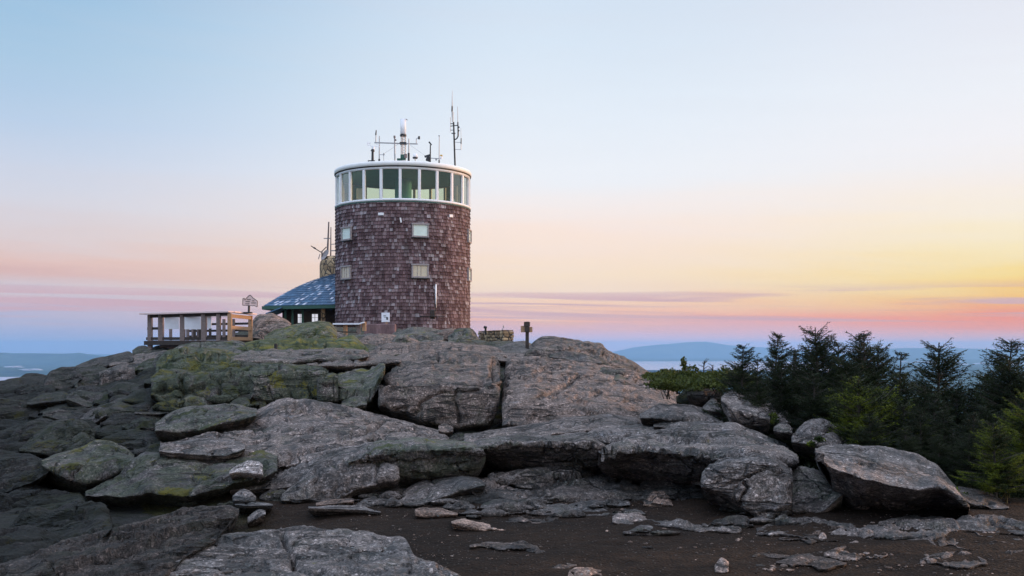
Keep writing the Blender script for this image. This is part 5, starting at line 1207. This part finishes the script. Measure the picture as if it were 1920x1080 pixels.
# ------------------------------------------------------------------ firs and shrubs
def conifer_mesh(h, seed, width=.42, lean=0, bright=0, sparse=1.0, bare=.12, blades=5):
    r = np.random.RandomState(seed)
    btris = []; TS = []; TDr = []; TL = []
    nwh = int(h/.062*sparse)
    for w in range(nwh):
        t = bare + (w+r.rand()*.8)/nwh*(1-bare)
        if t > .985: continue
        z = t*h; nb = r.randint(5, 8) if t < .9 else 4
        Lm = width*h*((1-t)**.62)*.74 + .04
        for b in range(nb):
            if r.rand() < .08: continue
            az = r.rand()*2*np.pi; L = Lm*r.uniform(.5, 1.2)
            dirv = np.array([np.cos(az), np.sin(az), 0.0]); side = np.array([-np.sin(az), np.cos(az), 0.0])
            sl = r.uniform(-.15, .20) + .45*t; up = r.uniform(.15, .55)
            o = np.array([lean*z, 0, z])
            n = max(4, int(L/.036))
            sv = np.linspace(.08, 1, n)
            pts = o + np.outer(sv*L, dirv) + np.outer(sv*L*sl + sv*sv*L*up*.5, [0, 0, 1.0]); pts += r.randn(n, 3)*.006
            btris.append((o, pts[-1], .012*(1-t)+.005))
            for sg in (-1, 1):
                l = (.30*L*(1-sv) + .05)*r.uniform(.6, 1.3, n)
                td = dirv*.8 + side*sg*r.uniform(.5, 1.0, (n, 1)) + np.outer(r.uniform(-.08, .30, n), [0, 0, 1.0]); td /= np.linalg.norm(td, axis=1, keepdims=True)
                TS.append(pts); TDr.append(td); TL.append(l)
            TS.append(pts[:-1]); TDr.append((pts[1:]-pts[:-1])/np.linalg.norm(pts[1:]-pts[:-1], axis=1, keepdims=True)); TL.append(np.linalg.norm(pts[1:]-pts[:-1], axis=1))
    k = 14
    TS.append(np.stack([lean*h*np.linspace(.86, .98, k), np.zeros(k), h*np.linspace(.86, .98, k)], 1)); TDr.append(np.tile([0, 0, 1.0], (k, 1))); TL.append(np.full(k, .05))
    TS = np.concatenate(TS); TDr = np.concatenate(TDr); TL = np.concatenate(TL)
    cnt = np.maximum(3, (TL/.0125*blades/5).astype(int)); idx = np.repeat(np.arange(len(TL)), cnt); m_ = len(idx)
    u = r.rand(m_); p = TS[idx] + TDr[idx]*(TL[idx]*u)[:, None]
    d = TDr[idx]*r.uniform(.5, 1.2, (m_, 1)) + r.randn(m_, 3)*.42 + np.array([0, 0, .10]); d /= np.linalg.norm(d, axis=1, keepdims=True)
    c = np.cross(d, r.randn(m_, 3)); c /= np.linalg.norm(c, axis=1, keepdims=True)+1e-9
    ln = r.uniform(.026, .046, (m_, 1)); wd = r.uniform(.0045, .0075, (m_, 1))
    V = np.stack([p-c*wd, p+c*wd, p+d*ln], 1).reshape(-1, 3); Fc = np.arange(len(V)).reshape(-1, 3)
    print('fir needles', m_)
    me = bpy.data.meshes.new('crown'); me.from_pydata(V.tolist(), [], Fc.tolist()); me.materials.append(M_NEEDLE_B if bright else M_NEEDLE)
    m = MB(); pr = [0, .25, .5, .75, 1.0]
    for a, b in zip(pr[:-1], pr[1:]):
        m.tube((lean*a*h, 0, a*h - (.3 if a == 0 else 0)), (lean*b*h, 0, b*h), .045*(1-a)*h/2.5+.006, .045*(1-b)*h/2.5+.006, n=7)
    for a, b, rr in btris: m.tube(a, b, rr, .003, n=3)
    tm = bpy.data.meshes.new('trunk'); tm.from_pydata([tuple(v) for v in m.v], [], m.f); tm.materials.append(M_BARK)
    return me, tm
FIRS = [conifer_mesh(2.6, 11, .44), conifer_mesh(2.6, 12, .36, .03), conifer_mesh(2.6, 13, .50), conifer_mesh(2.6, 14, .40, -.03), conifer_mesh(2.6, 15, .30, 0, 0, .8), conifer_mesh(2.6, 16, .24, .02, 0, .55)]
FIRB = [conifer_mesh(1.7, 21, .62, 0, 1), conifer_mesh(1.7, 22, .70, .02, 1)]
SAP = conifer_mesh(.55, 31, .50, 0, 1)
def tree(px, pyt, D, v, label, group, wide=1.0, bright=False, name='fir_tree', up=1.0):
    pool = FIRB if bright else FIRS; me, tm = pool[v % len(pool)]; hm = 1.7 if bright else 2.6
    x = (px-CX)/F*D; z0 = gz(x, D); top = (HZ-pyt)/F*D; s = (top-z0)/hm
    t = thing(name, label, 'tree', (x, D, z0), group)
    if group == G: wide *= 1.14
    t.rotation_euler = (math.radians(2.5*math.sin(px)), math.radians(3*math.cos(px*1.3)), (px*1.7) % 6.28); t.scale = (s*wide, s*wide, s)
    for nm, data in (('trunk', tm), ('crown', me)):
        o = bpy.data.objects.new(nm, data); C.objects.link(o); o.parent = t
    return t
G = 'firs along the edge of the summit'
tree(1388, 648, 15.5, 3, 'leftmost dark fir on the skyline, its top leaning a little left', G, .95)
tree(1441, 625, 16.2, 1, 'dark fir with a bushy round top, second from the left on the skyline', G, .85)
tree(1413, 672, 15.2, 4, 'short dark fir filling the gap between the two leftmost skyline firs', G, .9)
tree(1478, 655, 17.5, 5, 'thin ragged fir with bare upright stems, left of the tallest fir', G, .9)
tree(1500, 662, 17.8, 5, 'half dead spindly fir tucked against the left side of the tallest fir', G, .8)
tree(1544, 614, 15.8, 2, 'tallest broad dark fir in the middle of the skyline row', G, .95)
tree(1520, 648, 16.2, 0, 'shoulder fir pressed against the left of the tallest fir', G, .8)
tree(1572, 642, 16.4, 3, 'dark fir pressed against the right of the tallest fir', G, .75)
tree(1628, 626, 16.0, 0, 'fir with two forked tips right of the tallest one', G, .9)
tree(1606, 645, 16.6, 1, 'narrow dark fir between the tallest and the fork topped fir', G, .8)
tree(1652, 646, 16.3, 2, 'dark fir leaning out from the right of the fork topped fir', G, .7)
tree(1676, 660, 17.0, 5, 'slender fir with see through branches at the right end of the middle clump', G, 1.0)
tree(1758, 643, 16.0, 2, 'lone pointed fir with layered branches and sky on both sides', G, 1.0)
tree(1880, 639, 15.2, 0, 'dark broad fir against the sky near the right edge', G, 1.05)
tree(1905, 672, 14.6, 2, 'lower fir overlapping the one near the right edge', G, .9)
tree(1588, 668, 15.4, 2, 'short dense fir in front of the gap between the tallest and the fork topped fir', G, .9)
tree(1462, 676, 15.6, 0, 'short dense fir in front of the thin ragged one', G, .9)
tree(1955, 668, 14.2, 0, 'fir cut off by the right edge of the photo', G, 1.0)
GB = 'firs with bright green tips in front'
tree(1610, 710, 13.6, 0, 'low wide fir with bright yellow green shoots in front of the middle clump', GB, 1.05, True)
tree(1655, 728, 13.9, 1, 'bright tipped low fir at the right flank of the wide yellow green one', GB, 1.0, True)
tree(1562, 745, 15.0, 1, 'low fir with dim green tips left of the wide yellow green one', GB, .9, True)
tree(1470, 722, 17.0, 0, 'small dim green fir directly above the pair of pale boulders', GB, .8, True)
tree(1868, 792, 11.6, 0, 'bushy young fir with upright bright shoots low at the right edge', GB, 1.1, True)
tree(1925, 735, 12.2, 1, 'green tipped fir cut by the right edge above the bushy young fir', GB, .9, True)
def sapling():
    D = 11.9; px = 1669; x = (px-CX)/F*D; top = (HZ-806)/F*D; z0 = (HZ-850)/F*D; s = (top-z0)/.55
    t = thing('fir_sapling', 'tiny pointed yellow green fir sapling behind the broad flat topped boulder', 'tree', (x, D+1.2, z0)); t.scale = (s*.9, s*.9, s*1.05)
    for nm, data in (('trunk', SAP[1]), ('crown', SAP[0])):
        o = bpy.data.objects.new(nm, data); C.objects.link(o); o.parent = t
sapling()
rr = random.Random(12)
GD = 'dark firs of the thicket'
for px, py, D in ((1350,706,18),(1400,708,16.8),(1440,712,17.2),(1490,705,17),(1530,700,15.2),(1580,700,15.4),(1690,700,15.2),(1725,722,15.0),(1790,730,15.2),(1828,735,15.6),(1850,700,16),
                  (1510,740,16.2),(1545,765,15.2),(1600,770,13.8),(1640,775,13.0),(1690,760,13.6),(1730,765,13.2),(1775,770,13.4),(1820,775,13.0),(1905,770,12.8),(1950,760,12.6),(1700,800,12.6),(1760,815,12.4),(1815,812,12.3),(1850,760,14.0),(1900,740,14.6),(1980,730,13),(1985,690,15),(2020,660,16),(1740,740,14.2)):
    tree(px, py, D, rr.randrange(4), 'dark fir crowded into the shaded thicket behind the boulders', GD, rr.uniform(1.1, 1.4))

def leaf_clump(name, label, cat, c, size, n, mat, seed, leaf=.035, kind=None, group=None, blade=False, ground=False):
    r = np.random.RandomState(seed); tr = []
    nc = max(3, n//60); cc = r.randn(nc, 3)*np.array(size)*.42; cc[:, 2] = np.abs(cc[:, 2])
    for k in range(n):
        q = cc[r.randint(nc)] + r.randn(3)*np.array(size)*.13
        if ground: q[2] = gz(c[0]+q[0], c[1]+q[1]) - c[2] + abs(r.randn())*size[2]*.35
        d = r.randn(3) + np.array([0, 0, 1.2 if not blade else 3.2]); d /= np.linalg.norm(d); e = np.cross(d, r.randn(3)); e /= np.linalg.norm(e)+1e-9
        l = leaf*r.uniform(.6, 1.4); w = l*(.32 if not blade else .06)
        if blade: tr.append((q-e*w, q+e*w, q+d*l*2)); tr.append((q-e*w, q+e*w, q+d*l*2))
        else: tr.append((q-e*w, q+d*l*.5+e*w*1.2, q+d*l)); tr.append((q-e*w, q+d*l, q+d*l*.5-e*w*1.2))
    V = np.array(tr).reshape(-1, 3); Fc = np.arange(len(V)).reshape(-1, 3)
    return V, Fc
def shrub(label, px, py, D, size, n, mat, seed, leaf=.035, blade=False, name='shrub', cat='shrub', group=None, z=None, stems=True):
    c = at(px, py, D); 
    if z is None: c.z = min(c.z, gz(c.x, D)+.6)
    t = thing(name, label, cat, c, group)
    V, Fc = leaf_clump('foliage', None, None, c, size, n, mat, seed, leaf, blade=blade)
    mesh_obj('foliage', V, Fc, mat, t)
    if stems:
        m = MB(); r = random.Random(seed)
        for k in range(7):
            a = Vector((r.uniform(-.1, .1)*size[0], r.uniform(-.1, .1), -.15)); b = Vector((r.uniform(-.8, .8)*size[0]*.5, r.uniform(-.5, .5)*size[1]*.5, size[2]*r.uniform(.5, .9)))
            m.tube(a+c, b+c, .010, .003, n=4)
        m.build('stem', M_BARK, t)
    return t
SG = 'low shrubs between the dome and the firs'
for k, (px, py, D, sx, sz, lab) in enumerate(((1248,712,19,.30,.14,'low green shrub at the right foot of the great rock dome'),(1284,712,18.5,.36,.20,'leafy shrub with one tall sprig against the sky'),(1322,713,18.6,.36,.14,'low green shrub under the thin bare snag'),
    (1356,716,17.6,.40,.18,'wide dark shrub just left of the skyline firs'),(1270,722,17.8,.42,.16,'flat shrub spilling over the rocks below the leafy one'),(1310,724,17.2,.40,.16,'low dark shrub above the flat topped grey block'),
    (1382,722,16.8,.45,.22,'dense shrub at the foot of the leftmost fir'),(1232,708,19.6,.2,.10,'smallest shrub, hugging the edge of the rock dome'),
    (1250,730,16.6,.42,.14,'dark shrub in the hollow below the smallest one'),(1300,716,17.9,.5,.14,'long low dark shrub in the middle of the row'),(1345,726,16.6,.4,.16,'dark shrub above the pale angular boulder'))):
    shrub(lab, px, py, D, (sx, .5, sz), 1500, M_LEAF, 60+k, .045, group=SG, z=1)
for px, pyt, lab in ((1319,676,'thin bare dead snag rising from the low shrubs'),(1336,684,'shorter bare snag right of the taller one'),(1488,655,'bare upright dead stem between the skyline firs')):
    D = 18.4 if px < 1400 else 17.5; b = at(px, 712, D); t = thing('dead_snag', lab, 'dead tree', b)
    m = MB(); tp = at(px+1, pyt, D); m.tube(b, tp, .018, .006, n=5); r = random.Random(px)
    for k in range(9):
        u = r.uniform(.3, .95); p = b.lerp(tp, u); m.tube(p, p+Vector((r.uniform(-.09, .09), r.uniform(-.05, .05), r.uniform(.02, .09))), .007, .003, n=4)
    m.build('stem', M_BARK, t)
V, Fc = leaf_clump('', None, None, at(1284, 678, 18.5), (.16, .10, .34), 170, M_LEAF, 91, .045)
c = at(1285, 694, 18.5); t = thing('leafy_sprig', 'single leafy sprig sticking up above the low shrubs into the sky', 'shrub', c)
mesh_obj('foliage', V, Fc, M_LEAF, t); m = MB(); m.tube(at(1283, 706, 18.5), at(1288, 675, 18.5), .01, .004, n=4); m.build('stem', M_BARK, t)
shrub('yellow green tuft growing at the left end of the low grey slab', 1800, 935, 11.35, (.12, .10, .12), 260, M_NEEDLE_B, 71, .03, name='grass_tuft', cat='plant', z=1, stems=False)
shrub('small green tuft in front of the two layered pale boulder', 1532, 835, 12.9, (.18, .10, .08), 260, M_NEEDLE_B, 72, .03, name='grass_tuft', cat='plant', z=1, stems=False)
shrub('green tuft in the dark gap below the pair of pale boulders', 1446, 792, 14.6, (.18, .10, .08), 240, M_NEEDLE_B, 73, .03, name='grass_tuft', cat='plant', z=1, stems=False)

def ground_cover():
    r = np.random.RandomState(5); tr = []
    def put(n, fx, fy, leaf, up, wfac, hz=.06):
        for k in range(n):
            px, D = fx(), fy(); x = (px-CX)/F*D; z = gz(x, D) + abs(r.randn())*hz; q = np.array([x, D, z])
            d = r.randn(3)+np.array([0, 0, up]); d /= np.linalg.norm(d); e = np.cross(d, r.randn(3)); e /= np.linalg.norm(e)+1e-9
            l = leaf*r.uniform(.6, 1.5); w = l*wfac; tr.append((q-e*w, q+e*w, q+d*l))
    put(42000, lambda: r.uniform(1380, 2050), lambda: 11.9+abs(r.randn())*1.6, .05, 1.2, .12, .08)
    put(9000, lambda: r.uniform(1240, 1500), lambda: r.uniform(14.5, 19), .06, 1.2, .16, .08)
    0 and put(14000, lambda: r.uniform(-60, 560), lambda: r.uniform(11.2, 12.4), .035, 1.6, .14, .03)
    0 and put(9000, lambda: r.uniform(430, 690), lambda: r.uniform(10.4, 11.4), .03, 1.6, .12, .02)
    V = np.array(tr).reshape(-1, 3)
    o = mesh_obj('ground_cover', V, np.arange(len(V)).reshape(-1, 3), M_NEEDLE); tag(o, kind='stuff', label='dark low growth filling the hollows between rocks and under the firs')
    tr.clear(); put(5000, lambda: 1775+r.randn()*45, lambda: 12.6+r.randn()*.5, .09, 3.0, .05, .02)
    V = np.array(tr).reshape(-1, 3)
    o = mesh_obj('dry_grass', V, np.arange(len(V)).reshape(-1, 3), M_GRASS); tag(o, kind='stuff', label='brownish dry grass under the firs at the right')
ground_cover()

# ------------------------------------------------------------------ haze
def haze():
    m = bpy.data.materials.new('haze'); m.use_nodes = True; nt = m.node_tree; nt.nodes.clear()
    o = N(nt, 'ShaderNodeOutputMaterial'); v = N(nt, 'ShaderNodeVolumePrincipled', ins={'Density': HAZE_D, 'Color': (*HAZE_C, 1), 'Anisotropy': .2}); nt.links.new(v.outputs[0], o.inputs['Volume'])
    b = MB(); b.box((0, 0, -100), (72000, 72000, 490)); h = b.build('haze', m); tag(h, kind='stuff', label='blue morning haze over the valley')
HAZE_D = 5.5e-5; HAZE_C = (.32, .60, 1.0)
haze()
